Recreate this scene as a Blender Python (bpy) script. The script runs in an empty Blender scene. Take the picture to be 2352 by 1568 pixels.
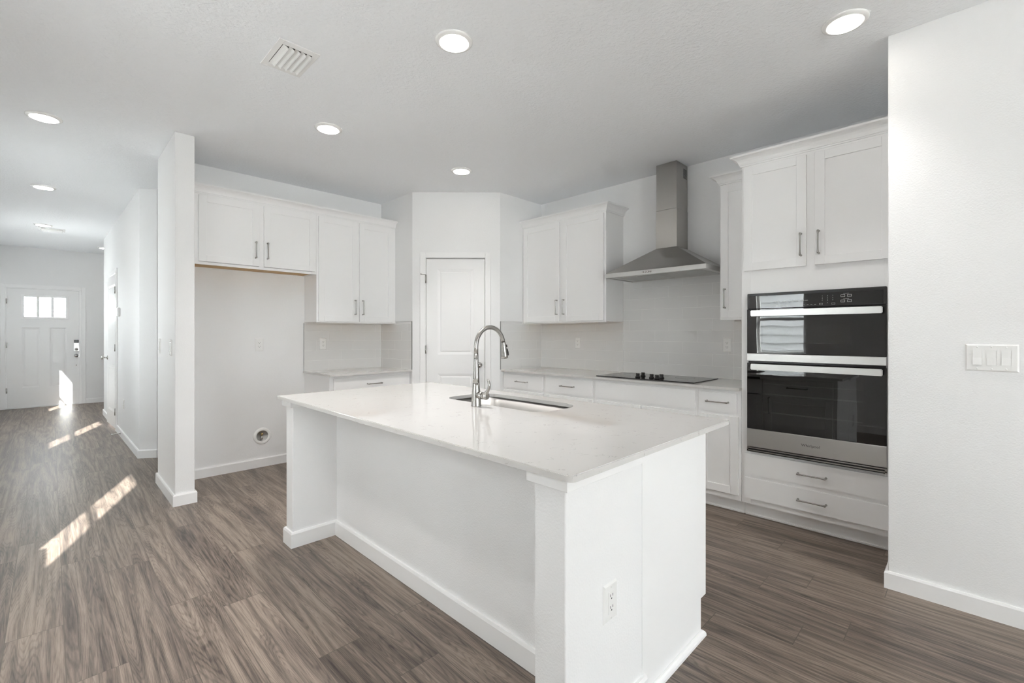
import bpy, bmesh, math, random
from mathutils import Vector, Matrix
random.seed(7)
C = bpy.context.scene.collection
SC = bpy.context.scene
PI = math.pi

# ------------------------------------------------------------------ camera
cam = bpy.data.objects.new('camera', bpy.data.cameras.new('camera'))
C.objects.link(cam)
cam.location = (0, 0, 1.2596)
cam.rotation_euler = (PI/2, 0, math.radians(44.8257))
cam.data.sensor_width = 36.0
cam.data.lens = 1055.27*36/2352
cam.data.shift_x = (1176-1177.6)/2352
cam.data.shift_y = (766.8-784)/2352
cam.data.clip_start = 0.02
SC.camera = cam

# ------------------------------------------------------------------ light and exposure
w = bpy.data.worlds.new('world'); SC.world = w; w.use_nodes = True
bg = w.node_tree.nodes['Background']
bg.inputs[0].default_value = (0.93, 0.96, 1.01, 1)
bg.inputs[1].default_value = 12.5
sun = bpy.data.objects.new('sun', bpy.data.lights.new('sun', 'SUN'))
C.objects.link(sun)
sun.data.energy = 25.0
sun.data.angle = math.radians(0.6)
sun.data.color = (1.0, 0.98, 0.96)
sun.rotation_euler = Vector((-2.7, 1.0, -1.62)).to_track_quat('-Z', 'Y').to_euler()
SC.view_settings.view_transform = 'Standard'
SC.view_settings.look = 'None'
SC.view_settings.gamma = 1.0
SC.view_settings.use_curve_mapping = False
SC.view_settings.exposure = 0.80
SC.cycles.use_denoising = True
SC.cycles.max_bounces = 14
SC.cycles.diffuse_bounces = 12
SC.cycles.glossy_bounces = 9
SC.cycles.transmission_bounces = 6
SC.cycles.transparent_max_bounces = 10
SC.cycles.caustics_reflective = False
SC.cycles.caustics_refractive = False
SC.cycles.sample_clamp_indirect = 12.0

H = 2.74            # ceiling
XF, YW = -4.769, 3.970   # fridge wall, cooktop wall
YS = -0.65          # window wall behind the camera
XE = 6.6            # far east wall
XD = -11.4          # entry wall
ZC = 0.887          # worktop height
LAMP = 14.0
def portal(name, loc, rot, sx, sy):
    l = bpy.data.lights.new(name, 'AREA'); l.shape = 'RECTANGLE'; l.size = sx; l.size_y = sy
    l.cycles.is_portal = True
    o = bpy.data.objects.new(name, l); C.objects.link(o); o.location = loc; o.rotation_euler = rot
    return o
WIN = [(-2.225, -1.60), (-5.83, -5.22), (-9.33, -8.71)]   # x ranges of the three narrow windows
WZ = (0.965, 2.01)
FILLW = [(3.1, 4.2)]  # unseen window, added to let more daylight into the kitchen
for a, b in WIN: portal('daylight', ((a+b)/2, YS-0.085, sum(WZ)/2), (PI/2, 0, 0), b-a, WZ[1]-WZ[0])
for a, b in FILLW: portal('daylight', ((a+b)/2, YS-0.085, 1.2), (PI/2, 0, 0), b-a, 1.9)
portal('daylight', (XE+0.1, 0.65, 1.07), (PI/2, 0, PI/2), 1.4, 2.1)

# ------------------------------------------------------------------ materials
def mat(name, col, rough=0.5, metal=0.0, **kw):
    m = bpy.data.materials.new(name); m.use_nodes = True
    b = m.node_tree.nodes['Principled BSDF']
    b.inputs['Base Color'].default_value = (*col, 1)
    b.inputs['Roughness'].default_value = rough
    b.inputs['Metallic'].default_value = metal
    for k, v in kw.items(): b.inputs[k.replace('_', ' ')].default_value = v
    return m
def N(m, t, **kw):
    n = m.node_tree.nodes.new(t)
    for k, v in kw.items(): setattr(n, k, v)
    return n
def L(m, a, b): m.node_tree.links.new(a, b)
def bsdf(m): return m.node_tree.nodes['Principled BSDF']
def add_bump(m, scale, strength, dist, detail=3, coord='Object', stretch=None):
    tc = N(m, 'ShaderNodeTexCoord'); no = N(m, 'ShaderNodeTexNoise')
    no.inputs['Scale'].default_value = scale; no.inputs['Detail'].default_value = detail
    src = tc.outputs[coord]
    if stretch:
        mp = N(m, 'ShaderNodeMapping'); mp.inputs['Scale'].default_value = stretch
        L(m, src, mp.inputs[0]); src = mp.outputs[0]
    L(m, src, no.inputs['Vector'])
    bp = N(m, 'ShaderNodeBump'); bp.inputs['Strength'].default_value = strength; bp.inputs['Distance'].default_value = dist
    L(m, no.outputs[0], bp.inputs['Height']); L(m, bp.outputs[0], bsdf(m).inputs['Normal'])
    return no
def flecks(m, base, tint, scale, lo, hi, amt):
    tc = N(m, 'ShaderNodeTexCoord'); no = N(m, 'ShaderNodeTexNoise')
    no.inputs['Scale'].default_value = scale; no.inputs['Detail'].default_value = 4
    L(m, tc.outputs['Object'], no.inputs['Vector'])
    r = N(m, 'ShaderNodeMapRange'); r.inputs[1].default_value = lo; r.inputs[2].default_value = hi; r.inputs[4].default_value = amt
    L(m, no.outputs[0], r.inputs[0])
    mx = N(m, 'ShaderNodeMixRGB'); mx.inputs[1].default_value = (*base, 1); mx.inputs[2].default_value = (*tint, 1)
    L(m, r.outputs[0], mx.inputs[0]); L(m, mx.outputs[0], bsdf(m).inputs['Base Color'])

WALLC = (0.86, 0.862, 0.865)
M = {}
M['wall'] = mat('painted_drywall', WALLC, 0.6); add_bump(M['wall'], 150, 0.5, 0.0022, 3)
M['ceil'] = mat('knockdown_ceiling', (0.875, 0.89, 0.91), 0.85); add_bump(M['ceil'], 60, 0.7, 0.006, 5)
M['trim'] = mat('semi_gloss_trim', (0.90, 0.90, 0.90), 0.32); add_bump(M['trim'], 8, 0.02, 0.001)
M['cab'] = mat('cabinet_enamel', (0.90, 0.90, 0.90), 0.36); add_bump(M['cab'], 12, 0.015, 0.001)
M['door'] = mat('door_enamel', (0.89, 0.89, 0.89), 0.33); add_bump(M['door'], 90, 0.04, 0.0006)
M['plastic'] = mat('white_plastic', (0.88, 0.88, 0.87), 0.25); add_bump(M['plastic'], 200, 0.02, 0.0003)
M['slot'] = mat('dark_slot', (0.05, 0.05, 0.05), 0.6); flecks(M['slot'], (0.05,)*3, (0.09,)*3, 80, .4, .7, .5)
M['ply'] = mat('raw_maple', (0.55, 0.36, 0.17), 0.6); add_bump(M['ply'], 30, 0.1, 0.001)
M['steel'] = mat('brushed_steel', (0.46, 0.45, 0.43), 0.30, 1.0); add_bump(M['steel'], 60, 0.05, 0.0004, 2, stretch=(0.3, 0.3, 14))
M['steelh'] = mat('brushed_steel_band', (0.62, 0.615, 0.60), 0.3, 1.0); add_bump(M['steelh'], 60, 0.05, 0.0004, 2, stretch=(0.3, 0.3, 14))
for k_ in ('steel', 'steelh'):
    bsdf(M[k_]).inputs['Anisotropic'].default_value = 0.75
    tg = N(M[k_], 'ShaderNodeTangent', direction_type='RADIAL', axis='Z'); L(M[k_], tg.outputs[0], bsdf(M[k_]).inputs['Tangent'])
M['sinksteel'] = mat('sink_steel', (0.50, 0.49, 0.475), 0.42, 1.0); add_bump(M['sinksteel'], 60, 0.03, 0.0003, 2, stretch=(14, 1, 1))
M['nickel'] = mat('satin_nickel', (0.42, 0.41, 0.39), 0.27, 1.0); add_bump(M['nickel'], 90, 0.02, 0.0002)
M['chrome'] = mat('polished_nickel', (0.55, 0.54, 0.52), 0.12, 1.0); add_bump(M['chrome'], 40, 0.01, 0.0002)
M['black'] = mat('black_metal', (0.012, 0.012, 0.012), 0.3); add_bump(M['black'], 90, 0.03, 0.0003)
M['bglass'] = mat('black_glass', (0.004, 0.004, 0.004), 0.015, 0, Specular_IOR_Level=0.75); add_bump(M['bglass'], 3.2, 0.12, 0.006, 1)
M['bwin'] = mat('oven_window_glass', (0.012, 0.012, 0.011), 0.02, 0, Specular_IOR_Level=0.75); add_bump(M['bwin'], 3.2, 0.12, 0.006, 1)
M['cook'] = mat('ceramic_glass', (0.02, 0.02, 0.02), 0.08, 0, Specular_IOR_Level=0.45); flecks(M['cook'], (0.02,)*3, (0.05,)*3, 900, .6, .75, .6)
M['icon'] = mat('printed_white', (0.75, 0.75, 0.75), 0.4); flecks(M['icon'], (0.75,)*3, (0.6,)*3, 50, .4, .7, .5)
M['badge'] = mat('engraved_grey', (0.10, 0.10, 0.10), 0.35, 0.6); flecks(M['badge'], (0.1,)*3, (0.14,)*3, 50, .4, .7, .5)
M['grout'] = mat('pale_grout', (0.84, 0.84, 0.83), 0.8); add_bump(M['grout'], 200, 0.1, 0.0005)
M['tile'] = mat('glazed_tile', (0.76, 0.76, 0.755), 0.12); add_bump(M['tile'], 9, 0.06, 0.003, 1)
M['edge'] = mat('metal_edge', (0.4, 0.4, 0.39), 0.3, 1.0); add_bump(M['edge'], 90, 0.02, 0.0003)
M['brass'] = mat('brass', (0.55, 0.42, 0.2), 0.3, 1.0); add_bump(M['brass'], 90, 0.02, 0.0003)
M['lcd'] = mat('keypad_black', (0.02, 0.02, 0.022), 0.25); add_bump(M['lcd'], 90, 0.02, 0.0003)
M['conc'] = mat('concrete', (0.70, 0.69, 0.67), 0.9); add_bump(M['conc'], 8, 0.3, 0.01)
M['siding'] = mat('lap_siding', (0.64, 0.64, 0.635), 0.7); add_bump(M['siding'], 20, 0.1, 0.002)
M['grille'] = mat('aluminium_filter', (0.5, 0.5, 0.49), 0.4, 0.9); add_bump(M['grille'], 400, 0.4, 0.001)

# quartz worktop: off white with short broken grey veins
def quartz():
    m = mat('quartz', (0.8, 0.78, 0.75), 0.045)
    tc = N(m, 'ShaderNodeTexCoord'); mp = N(m, 'ShaderNodeMapping'); L(m, tc.outputs['Object'], mp.inputs[0])
    n0 = N(m, 'ShaderNodeTexNoise'); n0.inputs['Scale'].default_value = 9; n0.inputs['Detail'].default_value = 6
    L(m, mp.outputs[0], n0.inputs['Vector'])
    va = N(m, 'ShaderNodeVectorMath', operation='MULTIPLY_ADD')
    L(m, n0.outputs['Color'], va.inputs[0]); va.inputs[1].default_value = (0.22, 0.22, 0.22); L(m, mp.outputs[0], va.inputs[2])
    vo = N(m, 'ShaderNodeTexVoronoi', feature='DISTANCE_TO_EDGE'); vo.inputs['Scale'].default_value = 13
    L(m, va.outputs[0], vo.inputs['Vector'])
    r = N(m, 'ShaderNodeMapRange'); r.inputs[1].default_value = 0.0; r.inputs[2].default_value = 0.020; r.inputs[3].default_value = 1; r.inputs[4].default_value = 0
    L(m, vo.outputs['Distance'], r.inputs[0])
    n1 = N(m, 'ShaderNodeTexNoise'); n1.inputs['Scale'].default_value = 24; n1.inputs['Detail'].default_value = 3
    L(m, mp.outputs[0], n1.inputs['Vector'])
    r1 = N(m, 'ShaderNodeMapRange'); r1.inputs[1].default_value = 0.56; r1.inputs[2].default_value = 0.68
    L(m, n1.outputs[0], r1.inputs[0])
    mu = N(m, 'ShaderNodeMath', operation='MULTIPLY'); L(m, r.outputs[0], mu.inputs[0]); L(m, r1.outputs[0], mu.inputs[1])
    n2 = N(m, 'ShaderNodeTexNoise'); n2.inputs['Scale'].default_value = 3; n2.inputs['Detail'].default_value = 5
    L(m, mp.outputs[0], n2.inputs['Vector'])
    mx0 = N(m, 'ShaderNodeMixRGB'); mx0.inputs[1].default_value = (0.66, 0.645, 0.63, 1); mx0.inputs[2].default_value = (0.615, 0.605, 0.59, 1)
    L(m, n2.outputs[0], mx0.inputs[0])
    mx = N(m, 'ShaderNodeMixRGB'); mx.inputs[2].default_value = (0.36, 0.345, 0.33, 1)
    L(m, mu.outputs[0], mx.inputs[0]); L(m, mx0.outputs[0], mx.inputs[1]); L(m, mx.outputs[0], bsdf(m).inputs['Base Color'])
    return m
M['quartz'] = quartz()

def glass_mat():
    m = bpy.data.materials.new('window_glass'); m.use_nodes = True
    nt = m.node_tree; nt.nodes.clear()
    o = N(m, 'ShaderNodeOutputMaterial'); t = N(m, 'ShaderNodeBsdfTransparent'); g = N(m, 'ShaderNodeBsdfGlossy')
    t.inputs[0].default_value = (0.96, 0.98, 0.97, 1); g.inputs['Roughness'].default_value = 0.0
    f = N(m, 'ShaderNodeFresnel'); f.inputs[0].default_value = 1.45; mx = N(m, 'ShaderNodeMixShader')
    ge = N(m, 'ShaderNodeNewGeometry'); iv = N(m, 'ShaderNodeMath', operation='SUBTRACT'); iv.inputs[0].default_value = 1.0
    L(m, ge.outputs['Backfacing'], iv.inputs[1]); ml = N(m, 'ShaderNodeMath', operation='MULTIPLY')
    L(m, iv.outputs[0], ml.inputs[0]); L(m, f.outputs[0], ml.inputs[1])
    L(m, ml.outputs[0], mx.inputs[0]); L(m, t.outputs[0], mx.inputs[1]); L(m, g.outputs[0], mx.inputs[2]); L(m, mx.outputs[0], o.inputs[0])
    return m
M['glass'] = glass_mat()
def lamp_mat():
    m = bpy.data.materials.new('led_lens'); m.use_nodes = True
    b = bsdf(m); b.inputs['Base Color'].default_value = (0.9, 0.9, 0.88, 1)
    b.inputs['Emission Color'].default_value = (1.0, 0.94, 0.86, 1); b.inputs['Emission Strength'].default_value = LAMP
    return m
M['lamp'] = lamp_mat()

def wood():
    m = mat('walnut_look_plank', (0.25, 0.2, 0.16), 0.34)
    b = bsdf(m)
    uv = N(m, 'ShaderNodeUVMap', uv_map='grain')
    at = N(m, 'ShaderNodeAttribute', attribute_name='tone')
    mp = N(m, 'ShaderNodeMapping'); mp.inputs['Scale'].default_value = (0.48, 7.8, 1)
    L(m, uv.outputs[0], mp.inputs[0])
    # cathedral figure: contour lines of a smooth stretched noise
    n1 = N(m, 'ShaderNodeTexNoise'); n1.inputs['Scale'].default_value = 1.15; n1.inputs['Detail'].default_value = 1.8; n1.inputs['Roughness'].default_value = 0.4; n1.inputs['Distortion'].default_value = 0.5
    L(m, mp.outputs[0], n1.inputs['Vector'])
    mpj = N(m, 'ShaderNodeMapping'); mpj.inputs['Scale'].default_value = (3.0, 60, 1); L(m, uv.outputs[0], mpj.inputs[0])
    nj = N(m, 'ShaderNodeTexNoise'); nj.inputs['Scale'].default_value = 1.0; nj.inputs['Detail'].default_value = 2; L(m, mpj.outputs[0], nj.inputs['Vector'])
    ma = N(m, 'ShaderNodeMath', operation='MULTIPLY_ADD'); L(m, nj.outputs[0], ma.inputs[0]); ma.inputs[1].default_value = 0.03; L(m, n1.outputs[0], ma.inputs[2])
    mm = N(m, 'ShaderNodeMath', operation='MULTIPLY'); L(m, ma.outputs[0], mm.inputs[0]); mm.inputs[1].default_value = 300
    si = N(m, 'ShaderNodeMath', operation='SINE'); L(m, mm.outputs[0], si.inputs[0])
    r1 = N(m, 'ShaderNodeMapRange'); r1.inputs[1].default_value = -1; r1.inputs[2].default_value = 0.1; L(m, si.outputs[0], r1.inputs[0])
    # broad bands light / dark following the same figure
    mm2 = N(m, 'ShaderNodeMath', operation='MULTIPLY'); L(m, n1.outputs[0], mm2.inputs[0]); mm2.inputs[1].default_value = 34
    si2 = N(m, 'ShaderNodeMath', operation='SINE'); L(m, mm2.outputs[0], si2.inputs[0])
    r2 = N(m, 'ShaderNodeMapRange'); r2.inputs[1].default_value = -1; r2.inputs[2].default_value = 1; L(m, si2.outputs[0], r2.inputs[0])
    mp3 = N(m, 'ShaderNodeMapping'); mp3.inputs['Scale'].default_value = (1.5, 34, 1); L(m, uv.outputs[0], mp3.inputs[0])
    n3 = N(m, 'ShaderNodeTexNoise'); n3.inputs['Scale'].default_value = 2.2; n3.inputs['Detail'].default_value = 6; n3.inputs['Roughness'].default_value = 0.72
    L(m, mp3.outputs[0], n3.inputs['Vector'])
    mp4 = N(m, 'ShaderNodeMapping'); mp4.inputs['Scale'].default_value = (1.1, 9, 1); L(m, uv.outputs[0], mp4.inputs[0])
    n4 = N(m, 'ShaderNodeTexNoise'); n4.inputs['Scale'].default_value = 1.1; n4.inputs['Detail'].default_value = 3; L(m, mp4.outputs[0], n4.inputs['Vector'])
    def wsum(items):
        prev = None
        for o, k in items:
            q = N(m, 'ShaderNodeMath', operation='MULTIPLY_ADD'); L(m, o, q.inputs[0]); q.inputs[1].default_value = k
            if prev is None: q.inputs[2].default_value = 0
            else: L(m, prev, q.inputs[2])
            prev = q.outputs[0]
        return prev
    tot = wsum([(r1.outputs[0], 0.095), (r2.outputs[0], 0.15), (n3.outputs[0], 0.90), (n4.outputs[0], 0.24)])
    tq = N(m, 'ShaderNodeMath', operation='MULTIPLY_ADD'); L(m, at.outputs['Fac'], tq.inputs[0]); tq.inputs[1].default_value = 0.10; L(m, tot, tq.inputs[2])
    cr = N(m, 'ShaderNodeValToRGB'); e = cr.color_ramp.elements
    e[0].position = 0.48; e[0].color = (0.036, 0.027, 0.023, 1)
    e[1].position = 0.95; e[1].color = (0.30, 0.24, 0.195, 1)
    x = e.new(0.62); x.color = (0.098, 0.076, 0.063, 1)
    x = e.new(0.75); x.color = (0.170, 0.133, 0.108, 1)
    L(m, tq.outputs[0], cr.inputs[0])
    # joints
    uv2 = N(m, 'ShaderNodeUVMap', uv_map='edge'); sp = N(m, 'ShaderNodeSeparateXYZ'); L(m, uv2.outputs[0], sp.inputs[0])
    mn = N(m, 'ShaderNodeMath', operation='MINIMUM'); L(m, sp.outputs[0], mn.inputs[0]); L(m, sp.outputs[1], mn.inputs[1])
    rj = N(m, 'ShaderNodeMapRange'); rj.inputs[1].default_value = 0.0006; rj.inputs[2].default_value = 0.0022; L(m, mn.outputs[0], rj.inputs[0])
    mx = N(m, 'ShaderNodeMixRGB'); mx.inputs[1].default_value = (0.10, 0.08, 0.065, 1)
    L(m, rj.outputs[0], mx.inputs[0]); L(m, cr.outputs[0], mx.inputs[2]); L(m, mx.outputs[0], b.inputs['Base Color'])
    rr = N(m, 'ShaderNodeMapRange'); rr.inputs[3].default_value = 0.30; rr.inputs[4].default_value = 0.46; L(m, n3.outputs[0], rr.inputs[0]); L(m, rr.outputs[0], b.inputs['Roughness'])
    bp = N(m, 'ShaderNodeBump'); bp.inputs['Strength'].default_value = 0.25; bp.inputs['Distance'].default_value = 0.0012
    L(m, n3.outputs[0], bp.inputs['Height']); L(m, bp.outputs[0], b.inputs['Normal'])
    return m
M['floor'] = wood()

# ------------------------------------------------------------------ mesh builder
class MB:
    def __init__(s): s.b = bmesh.new()
    def box(s, x0, x1, y0, y1, z0, z1, bev=0.0, seg=1):
        b = s.b
        x0, x1 = min(x0, x1), max(x0, x1); y0, y1 = min(y0, y1), max(y0, y1); z0, z1 = min(z0, z1), max(z0, z1)
        v = [b.verts.new(p) for p in [(x0,y0,z0),(x1,y0,z0),(x1,y1,z0),(x0,y1,z0),(x0,y0,z1),(x1,y0,z1),(x1,y1,z1),(x0,y1,z1)]]
        fs = [b.faces.new([v[i] for i in q]) for q in [(0,3,2,1),(4,5,6,7),(0,1,5,4),(1,2,6,5),(2,3,7,6),(3,0,4,7)]]
        if bev:
            es = list({e for f in fs for e in f.edges})
            bmesh.ops.bevel(b, geom=es, offset=bev, segments=seg, affect='EDGES', clamp_overlap=True)
        return s
    def prism(s, poly, z0, z1, bev=0.0):
        b = s.b; n = len(poly)
        area = sum(poly[i][0]*poly[(i+1)%n][1]-poly[(i+1)%n][0]*poly[i][1] for i in range(n))
        if area < 0: poly = poly[::-1]
        lo = [b.verts.new((p[0], p[1], z0)) for p in poly]; hi = [b.verts.new((p[0], p[1], z1)) for p in poly]
        fs = [b.faces.new(lo[::-1]), b.faces.new(hi)]
        for i in range(n): fs.append(b.faces.new([lo[i], lo[(i+1)%n], hi[(i+1)%n], hi[i]]))
        if bev:
            es = list({e for f in fs[:2] for e in f.edges})
            bmesh.ops.bevel(b, geom=es, offset=bev, segments=2, affect='EDGES', clamp_overlap=True)
        return s
    def hexa(s, p):      # 8 points: bottom ring 4, top ring 4
        v = [s.b.verts.new(q) for q in p]
        for q in [(0,3,2,1),(4,5,6,7),(0,1,5,4),(1,2,6,5),(2,3,7,6),(3,0,4,7)]: s.b.faces.new([v[i] for i in q])
        return s
    def tube(s, pts, rad, seg=16, cap=True, flat=None):
        b = s.b; pts = [Vector(p) for p in pts]
        if not hasattr(rad, '__len__'): rad = [rad]*len(pts)
        rings = []; up = None
        for i, p in enumerate(pts):
            t = (pts[min(i+1, len(pts)-1)]-pts[max(i-1, 0)]).normalized()
            if up is None:
                up = Vector((0,0,1)) if abs(t.z) < 0.9 else Vector((1,0,0))
            a = t.cross(up).normalized(); c = a.cross(t).normalized(); up = c
            fx = flat[i] if flat else 1.0
            rings.append([b.verts.new(p+a*math.cos(2*PI*k/seg)*rad[i]+c*math.sin(2*PI*k/seg)*rad[i]*fx) for k in range(seg)])
        for r0, r1 in zip(rings, rings[1:]):
            for k in range(seg):
                f = b.faces.new([r0[k], r0[(k+1)%seg], r1[(k+1)%seg], r1[k]]); f.smooth = True
        if cap:
            b.faces.new(rings[0][::-1]); b.faces.new(rings[-1])
        return s
    def lathe(s, prof, o=(0,0,0), axis='Z', seg=40, smooth=True):
        # prof: (radius, height) pairs; closed at ends when radius 0
        b = s.b; rings = []
        def P(r, h, a):
            c, d = r*math.cos(a), r*math.sin(a)
            q = (c, d, h) if axis == 'Z' else ((c, h, d) if axis == 'Y' else (h, c, d))
            return Vector(q)+Vector(o)
        for r, h in prof:
            rings.append([b.verts.new(P(r, h, 0))] if r < 1e-6 else [b.verts.new(P(r, h, 2*PI*k/seg)) for k in range(seg)])
        for r0, r1 in zip(rings, rings[1:]):
            for k in range(seg):
                a = [r0[k % len(r0)], r0[(k+1) % len(r0)], r1[(k+1) % len(r1)], r1[k % len(r1)]]
                u = []
                for q in a:
                    if q not in u: u.append(q)
                if len(u) > 2:
                    f = b.faces.new(u); f.smooth = smooth
        return s
    def sweep(s, prof, path, closed=False):
        # prof: (out, up) closed loop; path: (x, y, z); out is to the right of travel
        b = s.b; n = len(path); P = [Vector(p) for p in path]; rings = []
        for i in range(n):
            def nrm(a, c):
                t = (c-a); t.z = 0; t.normalize(); return Vector((t.y, -t.x, 0))
            ns = []
            if i > 0 or closed: ns.append(nrm(P[i-1], P[i]))
            if i < n-1 or closed: ns.append(nrm(P[i], P[(i+1) % n]))
            if len(ns) == 2:
                m = (ns[0]+ns[1]).normalized(); m = m/max(0.2, m.dot(ns[0]))
            else: m = ns[0]
            rings.append([b.verts.new(P[i]+m*o+Vector((0,0,u))) for o, u in prof])
        k = len(prof)
        for i in range(n if closed else n-1):
            r0, r1 = rings[i], rings[(i+1) % n]
            for j in range(k): b.faces.new([r0[j], r0[(j+1)%k], r1[(j+1)%k], r1[j]])
        if not closed:
            b.faces.new(rings[0]); b.faces.new(rings[-1][::-1])
        return s
    def done(s, name, m, parent=None, loc=None, rotz=0):
        bmesh.ops.recalc_face_normals(s.b, faces=s.b.faces)
        me = bpy.data.meshes.new(name); s.b.to_mesh(me); s.b.free()
        for x in (m if isinstance(m, (list, tuple)) else [m]): me.materials.append(M[x])
        o = bpy.data.objects.new(name, me); C.objects.link(o)
        if parent: o.parent = parent
        if loc: o.location = loc
        if rotz: o.rotation_euler = (0, 0, rotz)
        return o

def thing(name, label, cat, loc=(0,0,0), rotz=0, group=None):
    o = bpy.data.objects.new(name, None); C.objects.link(o); o.empty_display_size = 0.05
    o.location = loc; o.rotation_euler = (0, 0, rotz); o['label'] = label; o['category'] = cat
    if group: o['group'] = group
    return o
def tag(o, label, cat, group=None):
    o['label'] = label; o['category'] = cat
    if group: o['group'] = group
    return o
def st(o): o['kind'] = 'structure'; return o
def sroot(name, loc=(0,0,0), rotz=0):
    o = bpy.data.objects.new(name, None); C.objects.link(o); o.location = loc; o.rotation_euler = (0,0,rotz); o['kind'] = 'structure'
    o.empty_display_size = 0.05
    return o
def copy_tree(o, parent=None):
    c = o.copy(); C.objects.link(c); c.parent = parent
    for ch in list(o.children): copy_tree(ch, c)
    return c

# ------------------------------------------------------------------ floor
def make_floor():
    me = bpy.data.meshes.new('floor'); W, LN = 0.1733, 1.213
    known = {-2: -3.76, -1: -2.786, 0: -2.29, 1: -3.24, 2: -2.627, 3: -2.446, 4: -3.005, 5: -2.70,
             12: -0.509, 13: -0.367, 14: -0.742, 15: -0.574, 17: -0.797}
    x0, x1 = XD-0.15, XE; y0, y1 = YS, 4.08
    vs, fs, gu, eu, tn = [], [], [], [], []
    k = math.floor((y0-0.041)/W)
    while 0.041+k*W < y1:
        ya, yb = max(y0, 0.041+k*W), min(y1, 0.041+(k+1)*W)
        xs = known.get(k, random.uniform(0, LN)); xs = xs-math.ceil((xs-x0)/LN)*LN
        while xs < x1:
            a, b = max(xs, x0), min(xs+LN, x1)
            if b-a > 0.001:
                i = len(vs); vs += [(a, ya, 0), (b, ya, 0), (b, yb, 0), (a, yb, 0)]; fs.append((i, i+1, i+2, i+3))
                ox, oy, t = random.uniform(0, 60), random.uniform(0, 40), random.random()
                gu.append([(a+ox, ya+oy), (b+ox, ya+oy), (b+ox, yb+oy), (a+ox, yb+oy)]); tn.append(t)
            xs += LN
        k += 1
    # subdivide every plank into an edge-distance friendly fan of four rects
    V, F, G, Ed, T = [], [], [], [], []
    for f, g, t in zip(fs, gu, tn):
        (ax, ay, _), (bx, _, _), (_, cy, _) = vs[f[0]], vs[f[1]], vs[f[2]]
        mx, my = (ax+bx)/2, (ay+cy)/2
        for (px, qx) in ((ax, mx), (mx, bx)):
            for (py, qy) in ((ay, my), (my, cy)):
                i = len(V); V += [(px, py, 0), (qx, py, 0), (qx, qy, 0), (px, qy, 0)]; F.append((i, i+1, i+2, i+3))
                for X, Y in ((px, py), (qx, py), (qx, qy), (px, qy)):
                    G.append((g[0][0]+X-ax, g[0][1]+Y-ay)); Ed.append((min(X-ax, bx-X), min(Y-ay, cy-Y))); T.append(t)
    me.from_pydata(V, [], F)
    me.uv_layers.new(name='grain'); me.uv_layers.new(name='edge'); me.color_attributes.new('tone', 'FLOAT_COLOR', 'CORNER')
    u1, u2, ca = me.uv_layers['grain'], me.uv_layers['edge'], me.color_attributes['tone']
    for i in range(len(G)):
        u1.data[i].uv = G[i]; u2.data[i].uv = Ed[i]; ca.data[i].color = (T[i], T[i], T[i], 1)
    me.materials.append(M['floor']); me.update()
    o = bpy.data.objects.new('floor', me); C.objects.link(o); st(o)
make_floor()
st(MB().box(XD-0.3, XE+0.2, YS-0.2, 4.1, H, H+0.12).done('ceiling', 'ceil'))

# ------------------------------------------------------------------ walls
def seg_wall(name, p0, p1, th, pieces, m='wall'):
    """wall whose visible face runs p0->p1 with the room on the right of travel; pieces: (a, b, z0, z1) along it"""
    p0, p1 = Vector(p0), Vector(p1); Ln = (p1-p0).length; ang = math.atan2(p1.y-p0.y, p1.x-p0.x)
    b = MB()
    for a, c, z0, z1 in pieces: b.box(a if a is not None else 0, c if c is not None else Ln, 0, th, z0, z1)
    return st(b.done(name, m, loc=(p0.x, p0.y, 0), rotz=ang)), Ln
st(MB().box(-4.88, -4.119, 0.6416, 0.7625, 0, H, 0.003).done('wall_partition', 'wall'))
st(MB().box(-4.88, XF, 0.7625, 3.97, 0, H).done('wall_left', 'wall'))
st(MB().box(-4.88, XE, YW, YW+0.11, 0, H).done('wall_back', 'wall'))
st(MB().box(-0.287, XE, 2.935, YW, 0, H, 0.003).done('wall_right', 'wall'))
# pantry corner
PX1, PY1, PX2, PY2 = -4.1285, 2.6658, -3.4829, 3.3161
PA = math.atan2(PY2-PY1, PX2-PX1); PL = math.hypot(PX2-PX1, PY2-PY1)
pd0, pd1, pdz = 0.140, 0.762, 2.053
b = MB()
b.prism([(XF, PY1), (PX1, PY1), (PX1-0.045, PY1+0.11), (XF, PY1+0.11)], 0, H)
b.prism([(PX2, PY2), (PX2, YW), (PX2-0.11, YW), (PX2-0.11, PY2+0.045)], 0, H)
c_, s_ = math.cos(PA), math.sin(PA)
def pp(u, d=0): return (PX1+c_*u-s_*d, PY1+s_*u+c_*d)
b.prism([pp(0), pp(pd0), pp(pd0, .11), pp(0.045, .11)], 0, H)
b.prism([pp(pd1), pp(PL), pp(PL-0.045, .11), pp(pd1, .11)], 0, H)
b.prism([pp(pd0), pp(pd1), pp(pd1, .11), pp(pd0, .11)], pdz, H)
st(b.done('wall_pantry', 'wall'))
# hall wall (north), passage wall, foyer return
HA, HB = Vector((-5.975, 0.635)), Vector((-9.62, 0.59))
HLn = (HB-HA).length
hd = Vector(((HB-HA).x/HLn, (HB-HA).y/HLn))
hn = Vector((hd.y, -hd.x))          # pushes into the wall (+y)
if hn.y < 0: hn = -hn
def hp(u, d=0): return (HA.x+hd.x*u+hn.x*d, HA.y+hd.y*u+hn.y*d)
DU0, DU1, DZ = 1.875, 2.69, 2.055
b = MB()
b.prism([hp(0), hp(DU0), hp(DU0, .12), (-5.99, 0.79), (-5.885, 0.765)], 0, H)
b.prism([hp(DU1), hp(HLn), hp(HLn, .12), hp(DU1, .12)], 0, H)
b.prism([hp(DU0), hp(DU1), hp(DU1, .12), hp(DU0, .12)], DZ, H)
b.prism([(-5.885, 0.765), (-5.99, 0.79), (-5.99, YW), (-5.885, YW)], 0, H)
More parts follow.
